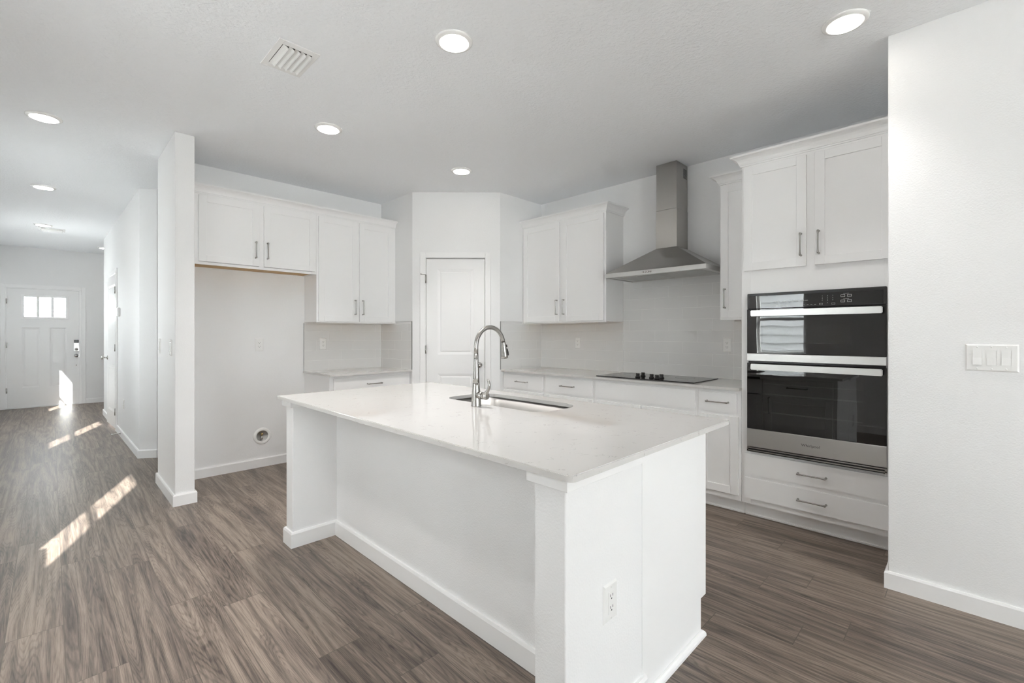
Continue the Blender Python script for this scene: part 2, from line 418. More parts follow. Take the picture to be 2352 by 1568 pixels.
b.prism([hp(HLn), hp(HLn, .12), (-9.62, 3.0), (-9.5, 3.0), hp(HLn-.12, .12)][:0] or [(-9.62, .70), (-9.51, .70), (-9.51, 3.0), (-9.62, 3.0)], 0, H)
st(b.done('wall_hall', 'wall'))
st(MB().box(XD, -9.51, 2.0, 2.1, 0, H).done('wall_foyer', 'wall'))
st(MB().box(-5.99, -4.88, YW, YW+0.11, 0, H).done('wall_passage', 'wall'))
# entry wall with the front door opening
FD0, FD1, FDZ = -0.53, 0.395, 2.045
b = MB()
b.box(XD-0.15, XD, YS-0.15, FD0, 0, H); b.box(XD-0.15, XD, FD1, 2.1, 0, H); b.box(XD-0.15, XD, FD0, FD1, FDZ, H)
st(b.done('wall_entry', 'wall'))
# window wall behind the camera
b = MB(); xs = XD-0.15
ops = sorted([(a, c, WZ[0], WZ[1]) for a, c in WIN]+[(a, c, 0.08, 2.2) for a, c in FILLW])
for a, c, z0, z1 in ops:
    b.box(xs, a, YS-0.08, YS, 0, H); b.box(a, c, YS-0.08, YS, 0, z0); b.box(a, c, YS-0.08, YS, z1, H); xs = c
b.box(xs, XE+0.15, YS-0.08, YS, 0, H)
st(b.done('wall_window', 'wall'))
b = MB(); SD0, SD1, SDZ = -0.05, 1.35, 2.12
b.box(XE, XE+0.15, YS, SD0, 0, H); b.box(XE, XE+0.15, SD1, YW, 0, H); b.box(XE, XE+0.15, SD0, SD1, SDZ, H)
st(b.done('wall_east', 'wall'))

# baseboards
BP = [(0, 0), (0.0135, 0), (0.0135, 0.076), (0.009, 0.085), (0, 0.085)]
def base(name, path): return st(MB().sweep(BP, [(x, y, 0) for x, y in path]).done(name, 'trim'))
e = 0.0005
base('baseboard_partition', [(-4.88-e, 0.7625), (-4.88-e, 0.6416-e), (-4.119+e, 0.6416-e), (-4.119+e, 0.7625+e), (XF, 0.7625+e)])
base('baseboard_left', [(XF+e, 0.778), (XF+e, 1.80)])
base('baseboard_right', [(-0.287-e, 3.36), (-0.287-e, 2.935-e), (XE, 2.935-e)])
cw = 0.058
base('baseboard_hall', [hp(DU0-cw-.002, -e), hp(0, -e), (-5.885+e, 0.765), (-5.885+e, YW)][::1])
base('baseboard_hall', [(-9.62-e, 2.0), (-9.62-e, .60), hp(HLn, -e), hp(DU1+cw+.002, -e)])
base('baseboard_entry', [(XD+e, FD1+cw+.002), (XD+e, 2.0)][::-1][::-1] if False else [(XD+e, 2.0), (XD+e, FD1+cw+.002)][::-1])
base('baseboard_entry', [(XD+e, YS), (XD+e, FD0-cw-.002)])
base('baseboard_window', [(XE, YS+e), (XD, YS+e)])
base('baseboard_passage', [(-5.885, YW-e), (-4.88, YW-e)])

# ------------------------------------------------------------------ windows behind the camera
def window(n, a, c, z0, z1, mid=True):
    r = sroot('window_%d' % n, ((a+c)/2, YS, z0)); W, h = (c-a)/2, z1-z0
    f = MB(); t = 0.035; y0, y1 = -0.072, -0.045
    f.box(-W, -W+t, y0, y1, 0, h, .002).box(W-t, W, y0, y1, 0, h, .002).box(-W+t, W-t, y0, y1, 0, t, .002).box(-W+t, W-t, y0, y1, h-t, h, .002)
    if mid: f.box(-W+t, W-t, y0, y1, h*0.46, h*0.46+t, .002)
    else:
        f.box(-0.03, 0.03, y0, y1, t, h-t, .002)
    f.done('window_frame', 'plastic', r)
    MB().box(-W+t, W-t, -0.060, -0.056, t, h-t).done('pane', 'glass', r)
    MB().box(-W+.001, W-.001, -0.044, 0.03, -0.0, 0.018, .004).done('window_sill', 'trim', r)
for i, (a, c) in enumerate(WIN): window(i+1, a, c, *WZ)
for i, (a, c) in enumerate(FILLW): window(i+4, a, c, 0.08, 2.2, False)  # the added fill window, out of view
r = sroot('door_4', (XE, (SD0+SD1)/2, 0))
f = MB(); W = (SD1-SD0)/2; t = 0.05
for y0, y1, x in ((-W, 0.03, 0.05), (-0.03, W, 0.1)):
    f.box(x, x+.04, y0, y0+t, 0, SDZ, .002).box(x, x+.04, y1-t, y1, 0, SDZ, .002).box(x, x+.04, y0+t, y1-t, 0, 0.07, .002).box(x, x+.04, y0+t, y1-t, SDZ-t, SDZ, .002)
f.done('door_frame', 'plastic', r)
MB().box(.068, .072, -W+t, -0.02, .07, SDZ-t).box(.118, .122, .02, W-t, .07, SDZ-t).done('pane', 'glass', r)

# ------------------------------------------------------------------ outside
st(MB().box(-40, 30, -30, YS-0.152, -0.15, -0.1).box(-40, XD-0.16, YS-0.152, 20, -0.15, -0.1).box(XE+.16, 30, YS-.152, 20, -.15, -.1).done('ground', 'conc'))
def siding(name, x0, x1, y, z1, face, label, rotz=0, loc=None):
    r = thing(name, label, 'house', loc or ((x0+x1)/2, y, -0.1), rotz)
    W = (x1-x0)/2; f = MB(); z = 0.0
    while z < z1:
        f.hexa([(-W, -0.04, z), (W, -0.04, z), (W, 0.15, z), (-W, 0.15, z), (-W, 0.002, z+0.17), (W, 0.002, z+0.17), (W, 0.15, z+0.17), (-W, 0.15, z+0.17)])
        z += 0.17
    f.done('wall', 'siding', r)
    return r
siding('neighbor_house', -12, 9, -4.2, 6.25, 1, 'white lap sided house wall seen outside the side windows', PI)
siding('neighbor_house', -4, 6, 0, 5.0, 1, 'pale lap sided house seen through the front door glass', PI/2, (-24.0, 1.0, -0.1))

# ------------------------------------------------------------------ doors
def panelled(b, x0, x1, z0, z1, yf, th, panels, mold=0.022, dep=0.008, gap=0.012):
    """slab with its front at y=yf, moulded rectangular panels (px0,px1,pz0,pz1) sorted bottom to top (rows of one or two)"""
    b.box(x0, x1, yf+dep, yf+th, z0, z1)
    xs = sorted({x0, x1}|{p[0] for p in panels}|{p[1] for p in panels}); zs = sorted({z0, z1}|{p[2] for p in panels}|{p[3] for p in panels})
    for xa, xb in zip(xs, xs[1:]):
        for za, zb in zip(zs, zs[1:]):
            if not any(p[0] <= (xa+xb)/2 <= p[1] and p[2] <= (za+zb)/2 <= p[3] for p in panels):
                b.box(xa, xb, yf, yf+dep, za, zb)
    for a, c, d, e_ in panels:
        m = mold
        o = [(a, yf, d), (c, yf, d), (c, yf, e_), (a, yf, e_)]; i = [(a+m, yf+dep-.001, d+m), (c-m, yf+dep-.001, d+m), (c-m, yf+dep-.001, e_-m), (a+m, yf+dep-.001, e_-m)]
        g = m+gap; k = [(a+g, yf+.002, d+g), (c-g, yf+.002, d+g), (c-g, yf+.002, e_-g), (a+g, yf+.002, e_-g)]
        vo, vi, vk = [[b.b.verts.new(q) for q in s] for s in (o, i, k)]
        for A, B_ in ((vo, vi), (vi, vk)):
            for j in range(4): b.b.faces.new([A[j], A[(j+1)%4], B_[(j+1)%4], B_[j]])
        b.b.faces.new(vk)
    return b
def casing(b, x0, x1, z1, w=0.058, t=0.016, y=0.0, z0=0):
    prof = [(0, 0), (0, 0), (0, 0)]
    b.box(x0-w, x0, y-t, y, z0, z1+w, .003).box(x1, x1+w, y-t, y, z0, z1+w, .003).box(x0, x1, y-t, y, z1, z1+w, .003)
    b.box(x0-0.012, x0-0.004, y-t-.003, y-t, z0, z1+.008).box(x1+.004, x1+.012, y-t-.003, y-t, z0, z1+.008).box(x0-.012, x1+.012, y-t-.003, y-t, z1+.004, z1+.012)
    return b
def hinge(x, z, parent, y=-0.018, h=0.085):
    MB().tube([(x, y, z-h/2), (x, y, z+h/2)], 0.0055, 10).box(x-.010, x+.010, y, y+.004, z-h/2, z+h/2).done('hinge', 'nickel', parent)
def knob(b, x, z, y=0, s=1.0):
    b.lathe([(0, 0), (.03*s, 0), (.03*s, -.006), (.012*s, -.01), (.011*s, -.035), (.022*s, -.042), (.027*s, -.054), (.024*s, -.066), (0, -.07)], (x, y, z), 'Y', 24)
    return b
# pantry door (door_2)
r = sroot('door_2', (PX1, PY1, 0), PA)
casing(MB(), 0.140, 0.762, 2.053).done('door_frame', 'trim', r)
MB().box(0.1405, 0.1435, 0, .1, 0, 2.0525).box(0.7585, .7615, 0, .1, 0, 2.0525).box(.1435, .7585, 0, .1, 2.0505, 2.0525).done('door_jamb', 'trim', r)
panelled(MB(), 0.147, 0.755, 0.012, 2.045, 0.004, 0.035, [(0.262, 0.640, 0.22, 0.845), (0.262, 0.640, 1.045, 1.938)], mold=.03, gap=.008).done('door_slab', 'door', r)
for z in (1.832, 1.099, 0.25): hinge(0.1425, z, r)
MB().tube([(.1425, -.02, 1.878), (.125, -.035, 1.878), (.10, -.05, 1.879)], .0025, 8).lathe([(0, 0), (.006, 0), (.006, -.004), (0, -.004)], (.10, -.05, 1.879), 'Y', 12).done('hinge_door_stop', 'nickel', r)
knob(MB(), 0.70, 0.935, .004).done('door_knob', 'chrome', r)
MB().box(.7555, .7585, -.002, .002, .905, .965).done('strike_plate', 'chrome', r)
# front door (door_1); local x runs along world +Y
r = sroot('door_1', (XD, 0, 0), PI/2)
casing(MB(), FD0, FD1, FDZ).done('door_frame', 'trim', r)
MB().box(FD0, FD0+.012, 0, .12, 0, FDZ).box(FD1-.03, FD1, 0, .12, 0, FDZ).box(FD0+.012, FD1-.03, 0, .12, FDZ-.012, FDZ).box(FD0+.012, FD1-.03, -.005, .13, 0, .012).done('door_jamb', 'trim', r)
MB().box(FD0, FD0+.03, .054, .075, 0, FDZ).box(FD1-.05, FD1, .054, .075, 0, FDZ).box(FD0+.03, FD1-.05, .054, .075, FDZ-.03, FDZ).box(FD0+.03, FD1-.05, .054, .075, .0125, .035).done('door_stop_strip', 'trim', r)
lx0, lx1, lz0, lz1 = -0.325, 0.200, 1.545, 1.905
b = MB(); yf = 0.012
dx0, dx1 = FD0+.015, FD1-.033
b2 = panelled(b, dx0, dx1, 0.018, lz0, yf, 0.04, [(-0.345, -0.125, 0.345, 1.375), (-0.01, 0.205, 0.345, 1.375)], mold=.022, gap=.02)
b.box(dx0, lx0, yf, yf+.04, lz0, FDZ-.016).box(lx1, dx1, yf, yf+.04, lz0, FDZ-.016).box(lx0, lx1, yf, yf+.04, lz1, FDZ-.016)
b.done('door_slab', 'door', r)
lf = MB(); t = .035
lf.box(lx0-.03, lx0+.01, yf-.008, yf+.045, lz0-.03, lz1+.03, .003).box(lx1-.01, lx1+.03, yf-.008, yf+.045, lz0-.03, lz1+.03, .003)
lf.box(lx0+.01, lx1-.01, yf-.008, yf+.045, lz0-.03, lz0+.01, .003).box(lx0+.01, lx1-.01, yf-.008, yf+.045, lz1-.01, lz1+.03, .003)
for q in (1, 2):
    xm = lx0+(lx1-lx0)*q/3; lf.box(xm-.017, xm+.017, yf-.002, yf+.04, lz0+.01, lz1-.01, .002)
lf = lf.done('window_frame', 'trim', r)
MB().box(lx0+.01, lx1-.01, yf+.018, yf+.022, lz0+.01, lz1-.01).done('pane', 'glass', lf)
for z in (1.81, 1.07, 0.31): hinge(FD0+.013, z, r)
k = MB().box(.295, .362, yf-.025, yf, .95, 1.11, .006, 2).lathe([(0, 0), (.022, 0), (.022, -.012), (.012, -.02), (0, -.022)], (.3285, yf-.025, .985), 'Y', 20).done('deadbolt', 'nickel', r)
MB().box(.297, .360, yf-.03, yf-.024, 1.10, 1.155, .003).done('keypad', 'lcd', k)
knob(MB(), .328, .872, yf).done('door_knob', 'chrome', r)
MB().lathe([(0, 0), (.008, 0), (.008, -.004), (0, -.005)], (.328, yf, .70), 'Y', 14).done('door_viewer', 'nickel', r)
MB().box(dx1+.0005, dx1+.003, yf-.001, yf+.03, .84, .9).box(dx1+.0005, dx1+.003, yf-.001, yf+.03, .96, 1.02).done('strike_plate', 'chrome', r)
# hall door (door_3), slightly ajar; local x runs from the near jamb towards the far one
hang = math.atan2(hd.y, hd.x)
r = sroot('door_3', (HA.x, HA.y, 0), hang)
# room is on local +y here, so mirror y in the builder
def mir(o):
    for v in o.data.vertices: v.co.y = -v.co.y
    o.data.flip_normals(); return o
mir(casing(MB(), DU0, DU1, DZ).done('door_frame', 'trim', r))
mir(MB().box(DU0, DU0+.004, 0, .11, 0, DZ).box(DU1-.004, DU1, 0, .11, 0, DZ).box(DU0+.004, DU1-.004, 0, .11, DZ-.004, DZ).done('door_jamb', 'trim', r))
sl = bpy.data.objects.new('door_leaf', None); C.objects.link(sl); sl.parent = r; sl.location = (DU0+.008, .005, 0); sl.rotation_euler = (0, 0, math.radians(2.2))
slab = mir(panelled(MB(), 0, .80, .02, 2.045, -.002, .035, [(.12, .68, .22, .84), (.12, .68, 1.04, 1.92)], mold=.03, gap=.008).done('door_slab', 'door', r))
slab.location = sl.location; slab.rotation_euler = sl.rotation_euler
kn = mir(knob(MB(), .745, .93, -.002).done('door_knob', 'chrome', slab))
bpy.data.objects.remove(sl)
for z in (1.83, 1.08, .25):
    mir(MB().tube([(DU0+.004, -.022, z-.045), (DU0+.004, -.022, z+.045)], .0065, 10).done('hinge', 'nickel', r))

# ------------------------------------------------------------------ cabinets
def shaker(b, x0, x1, z0, z1, yf, th=0.019, rail=0.054, rec=0.008):
    bv = .0012
    b.box(x0, x0+rail, yf, yf+th, z0, z1, bv).box(x1-rail, x1, yf, yf+th, z0, z1, bv)
    b.box(x0+rail, x1-rail, yf, yf+th, z0, z0+rail, bv).box(x0+rail, x1-rail, yf, yf+th, z1-rail, z1, bv)
    b.box(x0+rail-.001, x1-rail+.001, yf+rec, yf+th-.002, z0+rail-.001, z1-rail+.001)
    return b
def pull(x, z, yf, vert, ln, parent):
    """slim bar pull with flared feet, bar standing 28 mm off the face"""
    b = MB(); h = ln/2-.004; yo = yf-.028
    A, B_ = ((x, yo, z-h), (x, yo, z+h)) if vert else ((x-h, yo, z), (x+h, yo, z))
    A, B_ = Vector(A), Vector(B_); d = (B_-A).normalized()
    b.tube([A-d*.004, A-d*.0025, A+d*.006, A+d*.02, (A+B_)/2, B_-d*.02, B_-d*.006, B_+d*.0025, B_+d*.004], [.002, .0058, .0062, .0046, .0042, .0046, .0062, .0058, .002], 12)
    for p in (A, B_):
        b.tube([(p.x, yo, p.z), (p.x, yo+.012, p.z), (p.x, yf-.003, p.z), (p.x, yf, p.z)], [.0048, .0045, .0062, .0070], 12)
    return b.done('handle', 'nickel', parent)
CROWN = [(0, 0), (.006, 0), (.008, .008), (.013, .010), (.015, .020), (.020, .032), (.028, .043), (.038, .051), (.049, .056), (.057, .058), (.060, .062), (.060, .071), (.050, .072), (0, .072)]
def cabinet_doors(root, specs, yf, m='cab'):
    for x0, x1, z0, z1, hs in specs:
        d = shaker(MB(), x0, x1, z0, z1, yf).done('door', m, root)
        if hs: pull(hs[0], hs[1], yf, True, hs[2], d)
def drawer(root, x0, x1, z0, z1, yf, ln=.15, hz=None, name='drawer'):
    d = MB().box(x0, x1, yf, yf+.019, z0, z1, .002, 2).done(name, 'cab', root)
    if ln: pull((x0+x1)/2, hz if hz is not None else (z0+z1)/2, yf, False, ln, d)
    return d
FW = 0.045   # face frame stile
def carcass(root, x0, x1, z0, z1, yb, yf, rails=(), stiles=(), bottom_ply=False, frame_top=0.03, frame_bot=0.03):
    """closed box with face frame (front at yf) in the enamel, optional raw underside"""
    b = MB()
    t = .018
    b.box(x0+.002, x0+t, yf+.018, yb, z0+.006, z1).box(x1-t, x1-.002, yf+.018, yb, z0+.006, z1).box(x0+t, x1-t, yb-.008, yb, z0+.006, z1)
    b.box(x0+t, x1-t, yf+.018, yb-.008, z1-t, z1)
    b.box(x0, x0+FW, yf, yf+.018, z0, z1, .0015).box(x1-FW, x1, yf, yf+.018, z0, z1, .0015)
    b.box(x0+FW, x1-FW, yf, yf+.018, z1-frame_top, z1).box(x0+FW, x1-FW, yf, yf+.018, z0, z0+frame_bot)
    for z in rails: b.box(x0+FW, x1-FW, yf, yf+.018, z-.018, z+.018)
    for x in stiles: b.box(x-.022, x+.022, yf, yf+.018, z0+frame_bot, z1-frame_top)
    o = b.done('carcass', 'cab', root)
    u = MB().box(x0+t, x1-t, yf+.018, yb-.008, z0+.012, z0+.024)
    u.done('bottom_panel', 'ply' if bottom_ply else 'cab', root)
    return o

# --- fridge wall: local x = world y, local y = -(world x - XF), front towards -y
RW = PI/2
UD = 0.305
# over-fridge cabinet
r = thing('wall_cabinet', 'short white two door cabinet high above the empty refrigerator space', 'cabinet', (XF+.001, 0.7640, 1.832), RW)
oy, oz = 0.7640, 1.832
carcass(r, 0, 1.808-oy-.001, 0, 2.41-oz, 0, -UD, stiles=(1.320-oy,), bottom_ply=True, frame_bot=.022)
MB().box(FW, .100, -UD, -UD+.018, .022, 2.38-oz).done('filler_strip', 'cab', r)
cabinet_doors(r, [(.851-oy, 1.301-oy, 1.856-oz, 2.398-oz, (1.270-oy, 1.996-oz, .145)), (1.339-oy, 1.790-oy, 1.856-oz, 2.398-oz, (1.366-oy, 1.998-oz, .145))], -UD-.0205)
MB().box(0.02, 1.0, -UD+.0185, -UD+.035, -.0, .011).done('light_rail', 'ply', r)
# tall upper by the pantry
r = thing('wall_cabinet', 'tall white two door wall cabinet left of the pantry over the small worktop', 'cabinet', (XF+.001, 1.808, 1.372), RW)
oy, oz = 1.808, 1.372
carcass(r, 0, 2.664-oy, 0, 2.41-oz, 0, -UD, stiles=(2.230-oy,), bottom_ply=True)
cabinet_doors(r, [(1.823-oy, 2.219-oy, 1.386-oz, 2.398-oz, (2.190-oy, 1.53-oz, .15)), (2.241-oy, 2.622-oy, 1.386-oz, 2.398-oz, (2.272-oy, 1.53-oz, .15))], -UD-.0205)
CZ = 2.4105
tag(MB().sweep(CROWN, [(XF+.002, 2.664, CZ), (XF+UD+.003, 2.664, CZ), (XF+UD+.003, .764, CZ)][1:][::-1][::-1] if False else [(XF+UD+.001, .764, CZ), (XF+UD+.001, 2.6640, CZ)]).done('crown_molding', 'cab'),
    'white cove crown molding running along both cabinets above the refrigerator space', 'molding')
# small base cabinet
r = thing('base_cabinet', 'white base cabinet with one drawer under the small worktop by the pantry', 'cabinet', (XF+.001, 1.808, 0), RW)
oy = 1.808; FB = 0.595
def base_box(root, x0, x1, yf, z1=.8665, stiles=(), rails=(.69,), side=True):
    b = MB(); t = .018
    b.box(x0+.001, x0+t, yf+.018, -.001, .10, z1).box(x1-t, x1-.001, yf+.018, -.001, .10, z1).box(x0+t, x1-t, -.009, -.001, .1, z1).box(x0+t, x1-t, yf+.018, -.009, .1, .118)
    b.box(x0, x0+FW-.005, yf, yf+.018, .10, z1, .001).box(x1-FW+.005, x1, yf, yf+.018, .10, z1, .001)
    b.box(x0+FW-.005, x1-FW+.005, yf, yf+.018, z1-.03, z1).box(x0+FW-.005, x1-FW+.005, yf, yf+.018, .10, .135)
    for z in rails: b.box(x0+FW-.005, x1-FW+.005, yf, yf+.018, z-.015, z+.015)
    for x in stiles: b.box(x-.02, x+.02, yf, yf+.018, .135, z1-.03)
    b.done('carcass', 'cab', root)
    b = MB().box(x0, x1, yf+.07, yf+.085, 0.0, .10)
    b.box(x0, x1, yf+.058, yf+.0699, 0, .018, .005, 2)
    b.done('toe_kick', 'cab', root)
W = 2.664-oy
base_box(r, 0, W, -FB)
drawer(r, .035, W-.012, .704, .842, -FB-.0195, .155, .776)
cabinet_doors(r, [(.035, W/2-.005, .125, .682, (W/2-.035, 0.555, .15)), (W/2+.005, W-.012, .125, .682, (W/2+.035, 0.555, .15))], -FB-.0195)

# --- cooktop wall: origin on the wall, local = world minus origin
def crownpart(root, path): return MB().sweep(CROWN, path).done('crown_molding', 'cab', root)
r = thing('wall_cabinet', 'tall white two door wall cabinet between the pantry and the range hood', 'cabinet', (-3.4815, YW-.001, 1.372))
ox, oz = -3.4815, 1.372
W = -2.410-ox
carcass(r, 0, W, 0, 2.41-oz, 0, -UD, stiles=(-2.940-ox,), bottom_ply=True)
cabinet_doors(r, [(-3.452-ox, -2.960-ox, 1.388-oz, 2.396-oz, (-2.984-ox, 1.531-oz, .15)), (-2.920-ox, -2.428-ox, 1.388-oz, 2.396-oz, (-2.894-ox, 1.531-oz, .15))], -UD-.0205)
crownpart(r, [(0, -UD, CZ-oz), (W, -UD, CZ-oz), (W, 0, CZ-oz)])
NX0 = -1.372
r = thing('wall_cabinet', 'narrow white single door wall cabinet squeezed between hood and oven tower', 'cabinet', (NX0, YW-.001, 1.368))
ox, oz = NX0, 1.368; W = -1.118-ox
carcass(r, 0, W, 0, 2.41-oz, 0, -UD, bottom_ply=True)
cabinet_doors(r, [(.012, W-.01, 1.384-oz, 2.396-oz, (.045, 1.531-oz, .15))], -UD-.0205)
crownpart(r, [(0, 0, CZ-oz), (0, -UD, CZ-oz), (W, -UD, CZ-oz)])
# base run
YFB = 0.595
def base_at(x0, x1, label):
    return thing('base_cabinet', label, 'cabinet', (x0, YW-.001, 0)), x1-x0
r, W = base_at(-3.4815, -2.912, 'white drawer base cabinet nearest the pantry on the cooktop wall')
base_box(r, 0, W, -YFB); drawer(r, .010, W-.018, .704, .843, -YFB-.0195, .155, .778)
cabinet_doors(r, [(.01, W-.018, .125, .682, (.05, 0.555, .15))], -YFB-.0195)
r, W = base_at(-2.912, -2.335, 'white drawer base cabinet just left of the cooktop base')
base_box(r, 0, W, -YFB); drawer(r, .019, W-.018, .704, .843, -YFB-.0195, .155, .778)
cabinet_doors(r, [(.019, W-.018, .125, .682, (.05, 0.555, .15))], -YFB-.0195)
r, W = base_at(-2.335, -1.422, 'wide white cooktop base cabinet with a plain false drawer front')
base_box(r, 0, W, -YFB); drawer(r, .019, W-.017, .704, .843, -YFB-.0195, 0, name='false_front')
cabinet_doors(r, [(.019, W/2-.005, .125, .682, (W/2-.04, 0.555, .15)), (W/2+.005, W-.017, .125, .682, (W/2+.04, 0.555, .15))], -YFB-.0195)
r, W = base_at(-1.422, -1.121, 'narrow white base cabinet with drawer and door beside the oven tower')
base_box(r, 0, W, -YFB); drawer(r, .019, W-.025, .706, .843, -YFB-.0195, .155, .778)
cabinet_doors(r, [(.019, W-.014, .140, .682, (.05, 0.555, .15))], -YFB-.0195)
# oven tower
TX0, TX1 = -1.118, -0.2895
r = thing('oven_tower_cabinet', 'full height white oven cabinet with two doors over and two drawers under', 'cabinet', (TX0, YW-.001, 0))
ox = TX0; W = TX1-TX0; yf = -YFB; b = MB(); t = .018
OZ0, OZ1 = .465, 1.531; OX0, OX1 = -1.072-ox, -.332-ox
b.box(0, t, yf+.018, 0, 0.10, 2.41).box(W-t, W, yf+.018, 0, .10, 2.41).box(t, W-t, -.01, 0, .10, 2.41).box(t, W-t, yf+.018, -.01, 2.39, 2.41).box(t, W-t, yf+.018, -.01, .10, .118)
b.box(0, OX0+.012, yf, yf+.018, .10, 2.41, .0015).box(OX1-.012, W, yf, yf+.018, .10, 2.41, .0015)
b.box(OX0+.012, OX1-.012, yf, yf+.018, 2.385, 2.41).box(OX0+.012, OX1-.012, yf, yf+.018, OZ1-.012, 1.72)
b.box(OX0+.012, OX1-.012, yf, yf+.018, .43, OZ0+.012).box(OX0+.012, OX1-.012, yf, yf+.018, .10, .15).box(OX0+.012, OX1-.012, yf, yf+.018, .275, .312)
b.box(-.730-ox+.0, -.684-ox, yf, yf+.018, 1.72, 2.385).box(t, W-t, yf+.02, -.01, 1.60, 1.615).box(t, W-t, yf+.02, -.01, .445, .455)
b.done('carcass', 'cab', r)
MB().box(0, W, yf+.07, yf+.085, 0, .10).box(0, W, yf+.058, yf+.0699, 0, .018, .005, 2).done('toe_kick', 'cab', r)
cabinet_doors(r, [(-1.099-ox, -.729-ox, 1.690, 2.391, (-.757-ox, 1.826, .145)), (-.684-ox, W-.012, 1.690, 2.391, (-.661-ox, 1.829, .145))], yf-.0205)
drawer(r, .022, W-.012, .306, .447, yf-.0195, .158, .374); drawer(r, .022, W-.012, .140, .281, yf-.0195, .158, .209)
crownpart(r, [(0, -UD-.07, CZ), (0, yf, CZ), (W, yf, CZ)])

# ------------------------------------------------------------------ worktops and backsplash
def slab_poly(name, poly, z0, z1, m, bev=.002):
    return MB().prism(poly, z0, z1, bev).done(name, m)
o = slab_poly('worktop', [(XF+.001, 1.795), (XF+.001, 2.664), (XF+.642, 2.664), (XF+.642, 1.795)], ZC-.0195, ZC, 'quartz')
tag(o, 'short white quartz worktop left of the pantry door', 'countertop')
o = slab_poly('worktop', [(PX2+.001, YW-.001), (PX2+.001, YW-.642), (TX0-.002, YW-.642), (TX0-.002, YW-.001)], ZC-.0195, ZC, 'quartz')
tag(o, 'long white quartz worktop carrying the black cooktop', 'countertop')
TW, TH = 0.3955, 0.1007
def tiles(b, s0, s1, z0, z1, put, phase):
    """running third-offset tiles between s0..s1 (along the wall) and z0..z1"""
    k = 0; z = ZC+.0005; g = .0010
    while z < z1-.004:
        za, zb = max(z, z0), min(z+TH, z1)
        if zb-za > .004:
            off = phase+k*0.1318; x = off-math.ceil((off-s0)/TW)*TW
            while x < s1:
                a, c = max(x, s0), min(x+TW, s1)
                if c-a > .006: put(b, a+g, c-g, za+g, zb-g)
                x += TW
        z += TH; k += 1
    return b
def put_back(b, a, c, za, zb): b.box(a, c, YW-.008, YW-.0035, za, zb, .0012)
def put_r(b, a, c, za, zb): b.box(PX2+.0035, PX2+.008, a, c, za, zb, .0012)
def put_l(b, a, c, za, zb): b.box(XF+.0035, XF+.008, a, c, za, zb, .0012)
def put_lr(b, a, c, za, zb): b.box(a, c, PY1-.008, PY1-.0035, za, zb, .0012)
zt = 1.3905
r = thing('backsplash', 'grey tiled backsplash around the cooktop, rising to the range hood', 'backsplash', (-2.3, YW, ZC))
def off(o, r):
    o.location = -r.location; return o
b = tiles(MB(), PX2+.009, -2.412, ZC, 1.3665, put_back, -2.074)
tiles(b, -2.408, -1.374, ZC, 1.756, put_back, -2.074); tiles(b, -1.374, -1.1195, ZC, 1.3665, put_back, -2.074)
off(b.done('tile', 'tile', r), r)
b = MB().box(PX2+.001, -2.4105, YW-.0073, YW-.0004, ZC, 1.3665).box(-2.4085, -1.3735, YW-.0073, YW-.0004, ZC, 1.757).box(-1.3735, -1.1195, YW-.0073, YW-.0004, ZC, 1.3665)
off(b.done('grout', 'grout', r), r)
r = thing('backsplash', 'short grey tiled backsplash return on the right side of the pantry corner', 'backsplash', (PX2, 3.65, ZC))
off(MB().box(PX2+.0004, PX2+.0073, 3.319, YW-.0075, ZC, zt).done('grout', 'grout', r), r)
b = tiles(MB(), 3.320, YW-.0085, ZC, 1.3665, put_r, 3.62)
tiles(b, 3.320, YW-UD-.022, 1.368, zt, put_r, 3.62) if False else None
b.box(PX2+.0035, PX2+.008, 3.320, YW-UD-.024, 1.3680, zt-.001, .0012)
off(b.done('tile', 'tile', r), r)
off(MB().box(PX2+.0002, PX2+.0095, 3.3155, 3.3185, ZC, zt).box(PX2+.0002, PX2+.0095, 3.3185, YW-UD-.024, zt, zt+.002).done('edge_trim', 'edge', r), r)
r = thing('backsplash', 'grey tiled backsplash panel over the small worktop left of the pantry', 'backsplash', (XF, 2.2, ZC))
b = tiles(MB(), 1.806, 2.656, ZC, 1.3665, put_l, 2.06); tiles(b, XF+.009, PX1-.003, ZC, 1.3665, put_lr, -4.33)
b.box(XF+UD+.026, PX1-.003, PY1-.008, PY1-.0035, 1.3680, zt-.001, .0012)
off(b.done('tile', 'tile', r), r)
off(MB().box(XF+.0004, XF+.0073, 1.805, PY1-.0075, ZC, 1.3665).box(XF+.0004, PX1-.002, PY1-.0073, PY1-.0004, ZC, 1.3665).box(XF+UD+.026, PX1-.002, PY1-.0073, PY1-.0004, 1.3665, zt).done('grout', 'grout', r), r)
off(MB().box(XF+.0002, XF+.0095, 1.8025, 1.8048, ZC, 1.37).done('edge_trim', 'edge', r), r)
off(MB().box(PX1-.002, PX1+.0005, PY1-.0095, PY1-.0002, ZC, zt).box(XF+UD+.026, PX1-.002, PY1-.0095, PY1-.0002, zt, zt+.002).done('edge_trim', 'edge', r), r)

